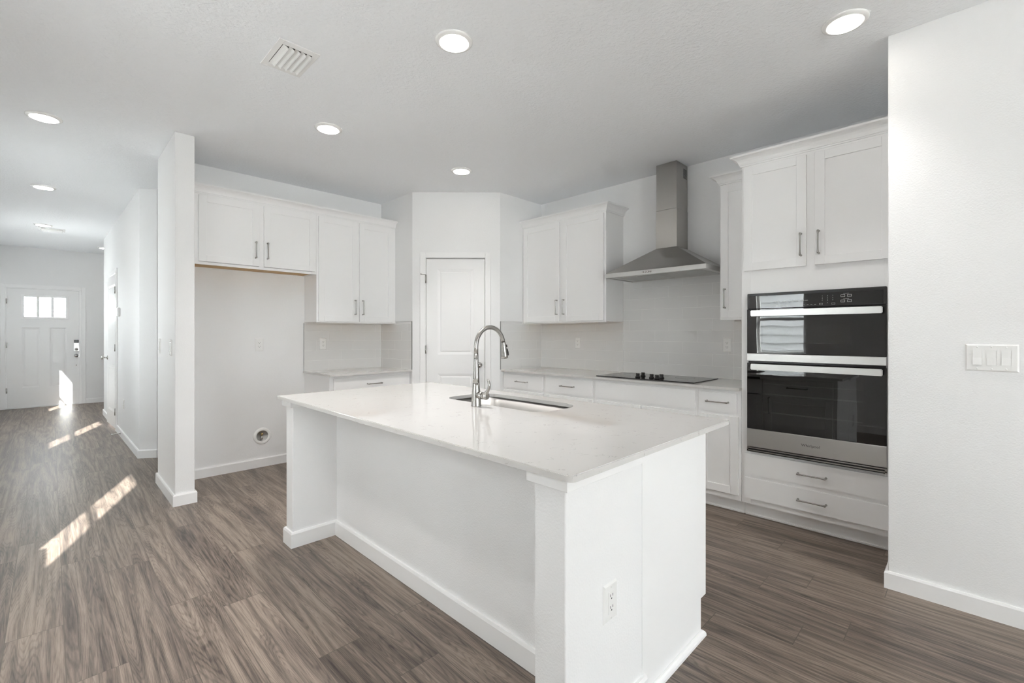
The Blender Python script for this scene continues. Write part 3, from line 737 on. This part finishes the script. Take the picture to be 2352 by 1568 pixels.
# ------------------------------------------------------------------ outlets and switches
def plate(b, w, h, y=0):
    """bevelled wall plate, back on y=0, facing -y"""
    t = .0055; k = .006
    b.hexa([(-w/2, 0, -h/2), (w/2, 0, -h/2), (w/2-k*0, 0, -h/2), (-w/2, 0, -h/2)][:0] or
           [(-w/2, 0, -h/2), (w/2, 0, -h/2), (w/2-k, -t, -h/2+k), (-w/2+k, -t, -h/2+k),
            (-w/2, 0, h/2), (w/2, 0, h/2), (w/2-k, -t, h/2-k), (-w/2+k, -t, h/2-k)])
    return b
def outlet(label, loc, rotz, w=.073, h=.121, sm=False):
    r = thing('power_outlet', label, 'outlet', loc, rotz)
    plate(MB(), w, h).done('wall_plate', 'plastic', r)
    MB().box(-.0165, .0165, -.0068, -.0052, -.034, .034, .001).done('receptacle', 'plastic', r)
    b = MB()
    for dz in (.018, -.018):
        b.box(-.0075, -.0055, -.0073, -.0066, dz, dz+.008).box(.0055, .0075, -.0073, -.0066, dz, dz+.008)
        b.lathe([(0, -.0073), (.0025, -.0073), (.0025, -.0066), (0, -.0066)], (0, 0, dz-.006), 'Y', 10)
    b.done('socket_slots', 'slot', r)
    for dz in (.048, -.048): MB().lathe([(0, -.0065), (.0032, -.0062), (.0032, -.005), (0, -.005)], (0, 0, dz), 'Y', 12).done('screw', 'plastic', r)
    return r
outlet('white double outlet on the bare refrigerator alcove wall', (XF+.0005, 1.3925, 1.158), RW)
outlet('white double outlet on grey tile over the small worktop', (XF+.0085, 1.995, 1.157), RW)
outlet('white double outlet on grey tile under the left of the hood wall cabinets', (-2.9585, YW-.0085, 1.166), 0)
outlet('white double outlet on grey tile right of the hood beside the oven tower', (-1.4255, YW-.0085, 1.167), 0)
def switch(label, loc, rotz, n=1, w=None, h=.121):
    w = w or .073+.0445*(n-1)
    r = thing('light_switch', label, 'switch', loc, rotz)
    plate(MB(), w, h).done('wall_plate', 'plastic', r)
    for i in range(n):
        x = (i-(n-1)/2)*.0445
        f = MB().box(x-.0175, x-.0160, -.0075, -.005, -.034, .034).box(x+.0160, x+.0175, -.0075, -.005, -.034, .034).box(x-.016, x+.016, -.0075, -.005, .0325, .034).box(x-.016, x+.016, -.0075, -.005, -.034, -.0325)
        f.done('switch_frame', 'plastic', r)
        f = MB(); x0, x1 = x-.0145, x+.0145
        f.hexa([(x0, -.0115, -.031), (x1, -.0115, -.031), (x1, -.005, -.031), (x0, -.005, -.031), (x0, -.0078, 0), (x1, -.0078, 0), (x1, -.005, 0), (x0, -.005, 0)])
        f.hexa([(x0, -.0078, 0), (x1, -.0078, 0), (x1, -.005, 0), (x0, -.005, 0), (x0, -.0070, .031), (x1, -.0070, .031), (x1, -.005, .031), (x0, -.005, .031)])
        f.done('rocker', 'plastic', r)
        for dz in (.048, -.048): MB().lathe([(0, -.0068), (.0034, -.0064), (.0034, -.005), (0, -.005)], (x, 0, dz), 'Y', 12).done('screw', 'plastic', r)
    return r
switch('white triple rocker switch on the wall at the far right', (.0695, 2.935-.0005, 1.1535), 0, 3, w=.166)
switch('white rocker switch on the partition end, nearer of the two', (-4.272, .6416-.0005, 1.157), 0, 1, w=.09)
switch('white rocker switch on the partition, farther of the two', (-4.759, .6416-.0005, 1.160), 0, 1)
outlet('low white outlet on the hall wall near the ajar door', (*hp(7.16-5.975, -.0005), .42), hang+PI)
# thermostat
r = thing('doorbell_chime', 'small white box on the hall wall beside the ajar door casing', 'wall box', (*hp(7.60-5.975, -.0005), 1.535), hang+PI)
MB().box(-.06, .06, -.028, 0, -.055, .055, .006, 2).done('cover', 'plastic', r)
MB().box(-.045, .045, -.0285, -.0275, -.057, -.05).done('grille', 'slot', r)
# baseboard door stop
r = thing('door_stop', 'thin metal door stop sticking out of the hall baseboard', 'door stop', (*hp(7.36-5.975, -.0145), .045), hang+PI)
MB().tube([(0, 0, 0), (0, -.004, 0), (0, -.005, 0), (0, -.075, 0)], [.009, .009, .0045, .0045], 12).done('rod', 'chrome', r)
MB().tube([(0, -.075, 0), (0, -.085, 0), (0, -.088, 0)], [.008, .008, .005], 12).done('bumper', 'plastic', r)
# ice maker water box
r = thing('water_supply_box', 'round white recessed water valve box low on the refrigerator alcove wall', 'water box', (XF+.0005, 1.419, .292), RW)
MB().lathe([(.050, -.001), (.050, -.006), (.054, -.008), (.072, -.007), (.077, -.003), (.078, 0), (.050, 0)], (0, 0, 0), 'Y', 40).done('trim_ring', 'plastic', r)
MB().lathe([(.0495, -.006), (.046, -.0012), (0, -.0010)], (0, 0, 0), 'Y', 32).done('recess', 'grille', r)
MB().tube([(-.006, -.012, -.030), (-.006, -.012, -.02), (-.006, -.012, .004)], [.007, .009, .009], 12).done('valve_body', 'chrome', r)
MB().tube([(-.014, -.012, .018), (.004, -.012, .022)], [.008, .008], 12).tube([(-.006, -.012, .004), (-.006, -.012, .018)], .005, 10).done('valve_handle', 'brass', r)

# ------------------------------------------------------------------ range hood
r = thing('range_hood', 'stainless steel pyramid range hood with chimney on the cooktop wall', 'range hood', (-1.8605, YW-.001, 1.757))
hw, hdp, cwid, cdp = .4475, .47, .0965, .215
zb, ztb = .038, 2.005-1.757
MB().hexa([(-hw, -hdp, zb+.0005), (hw, -hdp, zb+.0005), (hw, 0, zb+.0005), (-hw, 0, zb+.0005), (-cwid, -cdp, ztb), (cwid, -cdp, ztb), (cwid, 0, ztb), (-cwid, 0, ztb)]).done('canopy', 'steel', r)
b = MB().box(-hw, hw, -hdp, -hdp+.004, 0, zb, .0008).box(-hw, -hw+.004, -hdp+.004, 0, 0, zb).box(hw-.004, hw, -hdp+.004, 0, 0, zb).box(-hw+.004, hw-.004, -.004, 0, 0, zb)
b.done('canopy_band', 'steelh', r)
b = MB().box(-hw+.006, hw-.006, -hdp+.006, -hdp+.09, .006, .012)
b.box(-hw+.006, -hw+.06, -hdp+.09, -.006, .006, .012).box(hw-.06, hw-.006, -hdp+.09, -.006, .006, .012).box(-hw+.06, hw-.06, -.03, -.006, .006, .012)
b.done('underside', 'steelh', r)
for s in (-1, 1):
    MB().box(s*.002, s*(hw-.062), -hdp+.092, -.032, .004, .011, .002).done('filter', 'grille', r)
    MB().box(s*.22-.05, s*.22+.05, -hdp+.03, -hdp+.07, .002, .0055, .002).done('lamp_cover', 'plastic', r)
for i in range(4): MB().lathe([(0, -.012), (.006, -.012), (.0075, -.010), (.0078, 0)], (-.055+i*.022-.02, -hdp-.0005, .020), 'Y', 16).done('control_knob', 'chrome', r)
MB().box(-cwid, cwid, -cdp, 0, ztb+.0005, 2.335-1.757, .002).done('chimney', 'steel', r)
MB().box(-cwid+.003, cwid-.003, -cdp+.003, 0, 2.3355-1.757, H-1.757-.001, .002).done('upper_chimney', 'steel', r)
b = MB()
for i in range(9): b.box(cwid-.0025, cwid-.0015, -.085, -.02, .86+i*.0095, .865+i*.0095)
b.done('vent_slots', 'slot', r)

# ------------------------------------------------------------------ cooktop
r = thing('cooktop', 'black glass electric cooktop with five control knobs', 'cooktop', (-1.905, YW-.33, ZC))
b = MB().box(-.44, .44, -.235, .235, .0008, .007, .002, 2)
b.done('glass_top', 'cook', r)
MB().box(-.43, .43, -.225, .225, .0002, .0012).done('frame', 'black', r)
for x, y, q in ((-.25, .10, .09), (-.25, -.12, .075), (.22, .10, .075), (.22, -.11, .11), (.0, .11, .06)):
    MB().lathe([(q, .0072), (q+.0015, .0072), (q+.0015, .00735), (q, .00735), (q, .0072)], (x, y, 0), 'Z', 48).done('burner_ring', 'slot', r)
kn0 = None
for x, y in ((-.083, -.140), (-.100, -.020), (.036, -.125), (.112, -.180), (.098, -.075)):
    kb = MB().lathe([(0, .0073), (.021, .0073), (.022, .012), (.019, .016), (.0155, .019), (.0135, .034), (0, .036)], (x, y, 0), 'Z', 24)
    kb.box(x-.0165, x+.0165, y-.0045, y+.0045, .018, .040, .002)
    kb.done('control_knob', 'black', r)

# ------------------------------------------------------------------ wall oven
yo = 3.345
r = thing('wall_oven', 'built in black and steel microwave and oven combination in the white tower', 'oven', (-.702, YW-YFB-.0025, OZ0))
HX = .370
def oz(v): return v-OZ0
MB().box(-HX+.025, HX-.025, .002, .45, .02, oz(1.515)).done('housing', 'black', r)
b = MB().box(-HX, HX, -.030, -.001, oz(1.428), oz(1.531), .003).done('control_panel_frame', 'black', r)
cp = MB().box(-HX+.014, HX-.014, -.0345, -.0302, oz(1.4285), oz(1.514), .0015).done('control_panel', 'bglass', r)
mw = MB().box(-HX, HX, -.034, -.003, oz(1.1295), oz(1.4265), .002).done('microwave_door', 'bglass', r)
MB().box(-HX+.10, HX-.17, -.0346, -.0341, oz(1.20), oz(1.345)).done('window', 'bwin', mw)
MB().box(-HX, HX, -.038, -.003, oz(1.079), oz(1.129), .002).done('trim_strip', 'steelh', r)
MB().box(-HX+.005, HX-.005, -.02, -.002, oz(1.066), oz(1.0785)).done('gap_strip', 'black', r)
ovd = MB().box(-HX, HX, -.034, -.003, oz(.6215), oz(1.0655), .002).done('oven_door', 'bglass', r)
MB().box(-HX+.09, HX-.10, -.0346, -.0341, oz(.67), oz(.99)).done('window', 'bwin', ovd)
b = MB()
for z in (.74, .745, .86, .865, .93): b.box(-HX+.10, HX-.11, -.0349, -.03465, oz(z), oz(z)+.0007)
b.done('oven_rack', 'badge', ovd)
bd = MB().box(-HX, HX, -.038, -.003, oz(.500), oz(.621), .002).done('lower_band', 'steelh', ovd)
def bar(z0, z1, parent):
    b = MB().box(-HX+.0375, HX-.0135, -.088, -.070, z0, z1, .004, 2)
    for s in (-HX+.06, HX-.035): b.box(s-.012, s+.012, -.072, -.033, z0+.008, z1-.008, .002)
    return b.done('handle', 'steelh', parent)
bar(oz(1.377), oz(1.4165), mw); bar(oz(1.023), oz(1.0615), ovd)
b = MB().box(-HX, HX, -.026, -.003, .0, .030); b.done('vent_trim', 'black', r)
MB().box(-HX, HX, -.032, -.0265, .023, .030).box(-HX, HX, -.036, -.0265, .008, .015).box(-HX, -HX+.008, -.036, -.0265, .0, .03).box(HX-.008, HX, -.036, -.0265, .0, .03).done('vent_grille', 'nickel', r)
def text(s, size, loc, m, parent, name='lettering', rx=PI/2):
    cu = bpy.data.curves.new('t', 'FONT'); cu.body = s; cu.size = size; cu.align_x = 'CENTER'; cu.align_y = 'CENTER'; cu.extrude = .0001; cu.resolution_u = 3
    o = bpy.data.objects.new('t', cu); C.objects.link(o)
    me = bpy.data.meshes.new_from_object(o); bpy.data.objects.remove(o)
    me.transform(Matrix.Translation(loc) @ Matrix.Rotation(rx, 4, 'X'))
    me.materials.clear(); me.materials.append(M[m])
    q = bpy.data.objects.new(name, me); C.objects.link(q); q.parent = parent
    return q
text('Whirlpool', .024, (0, -.0382, oz(.561)), 'badge', bd)
yy = -.0347
keys = MB()
def rect(b, x, z, w, h, t=.0009):
    b.box(x-w/2, x+w/2, yy-.0002, yy, z+h/2-t, z+h/2).box(x-w/2, x+w/2, yy-.0002, yy, z-h/2, z-h/2+t).box(x-w/2, x-w/2+t, yy-.0002, yy, z-h/2+t, z+h/2-t).box(x+w/2-t, x+w/2, yy-.0002, yy, z-h/2+t, z+h/2-t)
zc = oz(1.471)
for xi, w_ in ((.055, .018), (.118, .018)): rect(keys, xi, zc-.027, w_, .010)
for xi, zz in ((.166, .018), (.198, .018), (.166, -.014), (.198, -.014)): rect(keys, xi, zc+zz, .021, .013, .0014)
for xi, zz in ((.182, .031), (.182, -.001)): keys.box(xi-.014, xi+.014, yy-.0002, yy, zc+zz, zc+zz+.0012)
for xi in (-.20, -.17, -.15, -.12, -.09, -.05, -.03): keys.box(xi, xi+.016, yy-.0002, yy, zc-.001, zc+.001)
for xi in (-.19, -.165, -.14, .0-.04, -.02, .0, .02): keys.box(xi, xi+.010, yy-.0002, yy, zc-.028, zc-.0265)
keys.done('key_outlines', 'icon', cp)
for i, s in enumerate(['1', '2', '3', '4', '5', '6', '7', '8', '9']):
    text(s, .0085, (.062+(i % 3)*.027, yy, zc+.022-(i//3)*.0135), 'icon', cp, 'digit')
text('0', .0085, (.089, yy, zc-.0205), 'icon', cp, 'digit')

# ------------------------------------------------------------------ island
IX0, IX1, IY0, IY1 = -2.968, -.738, .962, 2.080
ZU = ZC-.0195
def rounded(x0, x1, y0, y1, rs, seg=10):
    pts = []
    for (cx, cy, a0, q) in ((x1-rs[0], y0+rs[0], -PI/2, rs[0]), (x1-rs[1], y1-rs[1], 0, rs[1]), (x0+rs[2], y1-rs[2], PI/2, rs[2]), (x0+rs[3], y0+rs[3], PI, rs[3])):
        for i in range(seg+1):
            a = a0+PI/2*i/seg; pts.append((cx+q*math.cos(a), cy+q*math.sin(a)))
    return pts
def ring_slab(outer, inner, z0, z1):
    """plate with a hole; outer and inner loops CCW"""
    b = bmesh.new()
    def loop(p, z): return [b.verts.new((x, y, z)) for x, y in p]
    lo, hi, li, hi_ = loop(outer, z0), loop(outer, z1), loop(inner, z0), loop(inner, z1)
    for A, B_ in ((lo, li), (hi, hi_)):
        es = []
        for Q in (A, B_):
            for i in range(len(Q)): es.append(b.edges.new((Q[i], Q[(i+1) % len(Q)])))
        bmesh.ops.triangle_fill(b, use_beauty=True, use_dissolve=False, edges=es)
    for A, B_ in ((lo, hi), (li, hi_)):
        for i in range(len(A)): b.faces.new([A[i], A[(i+1) % len(A)], B_[(i+1) % len(A)], B_[i]])
    m = MB(); m.b.free(); m.b = b
    return m
SX0, SX1, SY0, SY1 = -2.185, -1.432, 1.622, 1.957
sink_in = rounded(SX0, SX1, SY0, SY1, (.085, .12, .12, .085), 12)
outer = rounded(IX0, IX1, IY0, IY1, (.022, .012, .012, .012), 8)
it = thing('island_countertop', 'large off white quartz island countertop with faint grey veins and a sink cutout', 'countertop', (-1.86, 1.52, ZU))
b = ring_slab(outer, sink_in, 0, ZC-ZU-.0025)
q = ring_slab([(x*1, y*1) for x, y in outer], sink_in, 0, .001)
q.b.free()
top = ring_slab(rounded(IX0+.0025, IX1-.0025, IY0+.0025, IY1-.0025, (.0195, .0095, .0095, .0095), 8), sink_in, ZC-ZU-.0025, ZC-ZU)
o = b.done('slab', 'quartz', it); o.location = (1.86, -1.52, 0)
o = top.done('eased_top', 'quartz', it); o.location = (1.86, -1.52, 0)
# sink bowl
sk = thing('kitchen_sink', 'undermount stainless steel sink bowl set in the island', 'sink', (-1.81, 1.79, ZU-.2))
b = bmesh.new()
def loop(inset, z, rr):
    return [b.verts.new((x+1.81, y-1.79, z)) for x, y in rounded(SX0-.004+inset, SX1+.004-inset, SY0-.004+inset, SY1+.004-inset, rr, 12)]
rings = [loop(-.012, .1995, (.09, .135, .135, .09)), loop(0, .1995, (.085, .13, .13, .085)), loop(.003, .06, (.085, .13, .13, .085)), loop(.012, .025, (.08, .12, .12, .08)), loop(.035, .006, (.07, .10, .10, .07)), loop(.08, 0.0, (.05, .07, .07, .05))]
for A, B_ in zip(rings, rings[1:]):
    for i in range(len(A)):
        f = b.faces.new([A[i], A[(i+1) % len(A)], B_[(i+1) % len(A)], B_[i]]); f.smooth = True
b.faces.new(rings[-1])
m_ = MB(); m_.b.free(); m_.b = b; m_.done('bowl', 'sinksteel', sk)
MB().lathe([(0, .0025), (.03, .0025), (.042, .004), (.045, .001), (.045, .0002), (0, .0002)], (0, .05, 0), 'Z', 32).done('drain', 'chrome', sk)
# faucet
fr = thing('kitchen_faucet', 'tall brushed nickel gooseneck pull down faucet at the island sink', 'faucet', (-1.81, 1.553, ZC))
MB().lathe([(0, .0003), (.026, .0003), (.0265, .003), (.0255, .006), (.0245, .03), (.0235, .06), (.0205, .085), (.0185, .105), (.0178, .1195), (.0172, .120), (.0172, .1215), (.0176, .122), (.0165, .15), (.0145, .19), (.0128, .23), (.0118, .27), (0, .27)], (0, 0, 0), 'Z', 40).done('body', 'nickel', fr)
pts = [(0, 0, .265), (0, 0, .300)]; cy, R_ = .098, .098
for i in range(19):
    a = PI-(PI*0.94)*i/18; pts.append((0, cy+R_*math.cos(a), .310+R_*1.0*math.sin(a)))
MB().tube(pts, [.0113]*2+[.0113]*19, 20, flat=None).done('gooseneck', 'nickel', fr)
ey, ez = pts[-1][1], pts[-1][2]; d = Vector((0, .13, -1)).normalized()
E0 = Vector((0, ey, ez))
hp_ = [E0, E0+d*.002, E0+d*.03, E0+d*.075, E0+d*.088, E0+d*.090]
hd_ = MB().tube([tuple(p) for p in hp_], [.0122, .0125, .0148, .0188, .0195, .017], 24).done('spray_head', 'nickel', fr)
o2 = Vector((.0, .0175, .0023))
MB().tube([tuple(E0+d*.018+o2*1.05), tuple(E0+d*.030+o2*1.25)], [.006, .006], 12).tube([tuple(E0+d*.040+o2*1.2), tuple(E0+d*.06+o2*1.38), tuple(E0+d*.078+o2*1.5)], [.0055, .0075, .0055], 12).done('spray_button', 'black', hd_)
hb = MB().tube([(.008, 0, .058), (.048, 0, .058), (.0485, 0, .058), (.0495, 0, .058), (.083, 0, .058), (.086, 0, .058)], [.0185, .0185, .0175, .0185, .0185, .014], 24)
hb.done('handle_hub', 'nickel', fr)
lp = [(.066, 0, .062), (.078, 0, .074), (.090, 0, .088), (.099, 0, .104), (.1005, 0, .120), (.095, 0, .134), (.088, 0, .141), (.085, 0, .1425)]
MB().tube(lp, [.012, .0115, .0085, .0075, .0072, .0065, .0045, .002], 14, flat=[1, 1, 1, 1, 1, 1, 1, 1]).done('lever', 'nickel', fr)

# island body
PXR, PXL = -.795, -2.935          # outer faces of the end posts
PYF, RY = 1.008, 1.272            # post fronts, recessed back wall
ib = thing('kitchen_island', 'white kitchen island base with end posts and a recessed seating side', 'kitchen island', (-1.86, 1.5, 0))
def ip(b, name, m, parent=None):
    o = b.done(name, m, parent or ib)
    if parent is None: o.location = (1.86, -1.5, 0)
    return o
ip(MB().box(-.911, PXR, PYF, 1.43, 0, ZU-.002, .003), 'end_post', 'wall')
ip(MB().box(PXL, -2.832, PYF, 1.43, 0, ZU-.002, .003), 'end_post', 'wall')
ip(MB().box(-2.831, -.912, RY, 1.39, 0, ZU-.002), 'back_panel', 'wall')
YE = 1.966
ip(MB().prism([(PXR-.018, 1.431), (PXR-.001, 1.431), (PXR-.001, YE), (PXR-.018, YE)], .155, ZU-.002).box(PXR-.018, PXR-.001, 1.431, 1.917, 0, .155), 'end_panel', 'cab')
ip(MB().box(PXL+.001, PXL+.018, 1.431, YE, .155, ZU-.002).box(PXL+.001, PXL+.018, 1.431, 1.917, 0, .155), 'end_panel', 'cab')
for x0, x1, yb in ((-.911, PXR, 1.444), (PXL, -2.832, 1.30)):
    ip(MB().box(x0-.016, x1+.022, PYF-.02, yb, .828, ZU-.001, .0015), 'post_cap', 'trim')
# skirting round the seating side
BPI = [(0, 0), (0.0135, 0), (0.0135, 0.080), (0.009, 0.092), (0, 0.092)]
b = MB().sweep(BPI, [(PXL-e, 1.43, 0), (PXL-e, PYF-e, 0), (-2.832+e, PYF-e, 0), (-2.832+e, RY-e, 0), (-.911-e, RY-e, 0), (-.911-e, PYF-e, 0), (PXR+e, PYF-e, 0), (PXR+e, 1.442, 0)])
ip(b, 'baseboard', 'trim')
QR = [(0, 0), (.016, 0), (.0155, .010), (.012, .018), (.006, .023), (0, .024)]
ip(MB().sweep(QR, [(PXR, 1.4435, 0), (PXR, 1.917, 0), (PXR-.03, 1.917, 0)]), 'quarter_round', 'trim')
ip(MB().sweep(QR, [(PXL+.03, 1.917, 0), (PXL, 1.917, 0), (PXL, 1.4435, 0)]), 'quarter_round', 'trim')
# cabinets on the working side, facing the cooktop
xs = [PXR-.0185, -1.36, -2.27, PXL+.0185]
for i in range(3):
    a, c = xs[i], xs[i+1]; W = a-c
    r = bpy.data.objects.new('tmp', None); C.objects.link(r)
    yf = -(YE-1.392)
    b = MB(); t = .018
    b.box(.001, t, yf+.018, -.001, .155, .62).box(W-t, W-.001, yf+.018, -.001, .155, .62).box(t, W-t, -.008, -.001, .155, .62).box(t, W-t, yf+.018, -.008, .155, .17)
    b.box(0, .04, yf, yf+.018, .155, ZU-.002).box(W-.04, W, yf, yf+.018, .155, ZU-.002).box(.04, W-.04, yf, yf+.018, .155, .18)
    if i != 1: b.box(.04, W-.04, yf, yf+.018, ZU-.032, ZU-.002).box(.04, W-.04, yf, yf+.018, .675, .70)
    b.done('carcass', 'cab', r)
    MB().box(0, W, yf+.05, yf+.065, 0, .1545).done('toe_kick', 'cab', r)
    drawer(r, .012, W-.012, .70, .838, yf-.0195, 0 if i == 1 else .155, .772, name='false_front' if i == 1 else 'drawer')
    if i != 1: cabinet_doors(r, [(.012, W-.012, .16, .688, (W-.05 if i == 0 else .05, .60, .15))], yf-.0195)
    else: cabinet_doors(r, [(.012, W/2-.004, .16, .688, (W/2-.045, .60, .15)), (W/2+.004, W-.012, .16, .688, (W/2+.045, .60, .15))], yf-.0195)
    for o in list(r.children): o.parent = ib; o.location = (a+1.86, 1.392-1.5, 0); o.rotation_euler = (0, 0, PI)
    bpy.data.objects.remove(r)
outlet('white double outlet low on the end of the island', (PXR+.0005, 1.228, .428), RW, w=.076, h=.119)

# ------------------------------------------------------------------ ceiling fittings
r = thing('recessed_light', 'round white recessed ceiling light over the island nearest the camera', 'ceiling light', (-1.849, 1.44, H), 0, 'recessed ceiling lights')
MB().lathe([(.093, -.0005), (.093, -.004), (.089, -.008), (.076, -.0125), (.0705, -.012), (.0705, -.0005)], (0, 0, 0), 'Z', 48).done('trim_ring', 'plastic', r)
MB().lathe([(.070, -.0006), (.070, -.0135), (.060, -.0150), (0, -.0155)], (0, 0, 0), 'Z', 48).done('lens', 'lamp', r)
sl_ = bpy.data.lights.new('downlight', 'SPOT'); sl_.energy = 34; sl_.spot_size = math.radians(108); sl_.spot_blend = 0.9; sl_.color = (1.0, 0.965, 0.93); sl_.shadow_soft_size = 0.07
so = bpy.data.objects.new('downlight', sl_); C.objects.link(so); so.parent = r; so.location = (0, 0, -.03)
L0 = r
dim = sl_.copy(); dim.energy = 4
low = sl_.copy(); low.energy = 31; low.spot_size = math.radians(92)
sl_.energy = 50
spots = [(-3.273, 1.41, 'round recessed ceiling light in front of the refrigerator space'),
         (-3.266, 2.627, 'round recessed ceiling light in front of the pantry door'),
         (-.419, 2.659, 'large looking recessed ceiling light at the top right before the oven tower'),
         (-4.477, -.031, 'round recessed ceiling light at the upper left, first of the hall row'),
         (-6.607, -.049, 'round recessed ceiling light in the hall, second of the row'),
         (-8.912, -.07, 'round recessed ceiling light in the hall just before the small vent'),
         (-10.55, .66, 'far recessed ceiling light half hidden by the hall wall corner'),
         (-2.30, -.03, 'added recessed ceiling light out of view, brightening the seating side of the island')]  # last entry is an added lamp, out of view, to lift the island front
for x, y, lb in spots:
    if lb is None: continue
    c = copy_tree(L0); c.location = (x, y, H); c['label'] = lb
    if x > -1:
        for q in c.children:
            if q.type == 'LIGHT': q.data = low.copy(); q.data.energy = 19
    if y < 1 and x < -4:                       # the hall row is dimmed
        for q in c.children:
            if q.type == 'LIGHT': q.data = dim
    elif y > 2 and x < -1:
        for q in c.children:
            if q.type == 'LIGHT': q.data = low
# supply registers
def vent(label, x0, x1, y0, y1, n):
    r = thing('ceiling_vent', label, 'vent', ((x0+x1)/2, (y0+y1)/2, H))
    w, d = (x1-x0)/2, (y1-y0)/2; t = .028
    b = MB()
    for a in ((-w, w, -d, -d+t), (-w, w, d-t, d), (-w, -w+t+.012, -d+t, d-t), (w-t-.012, w, -d+t, d-t)): b.box(a[0], a[1], a[2], a[3], -.006, -.0005, .0012)
    b.done('frame', 'plastic', r)
    MB().box(-w+t, w-t, -d+t, d-t, -.0016, -.0006).done('backing', 'slot', r)
    sp = (2*d-2*t)/n
    for i in range(n):
        y = -d+t+sp*i; b = MB(); pts = []
        for k in range(6):
            a = PI/2*k/5; pts.append((y+.004+sp*.82*math.sin(a), -.003-.016*(1-math.cos(a))*1.0-.002))
        prof = pts+[(p[0]-.0008, p[1]+.0014) for p in pts[::-1]]
        v0 = [b.b.verts.new((-w+t+.014, p[0], p[1])) for p in prof]; v1 = [b.b.verts.new((w-t-.014, p[0], p[1])) for p in prof]
        m = len(prof); b.b.faces.new(v0); b.b.faces.new(v1[::-1])
        for j in range(m):
            f = b.b.faces.new([v0[j], v0[(j+1) % m], v1[(j+1) % m], v1[j]])
        b.done('louver', 'plastic', r)
    return r
vent('square white ceiling vent with curved louvers above the island seating side', -2.738, -2.438, .806, 1.010, 5)
r = thing('ceiling_vent', 'small white vent on the hall ceiling near the front door', 'vent', (-9.215, .015, H))
MB().box(-.115, .115, -.135, .135, -.006, -.0005, .001).done('frame', 'plastic', r)
MB().box(-.07, .07, -.11, .11, -.030, -.0061, .006).done('louver', 'plastic', r)
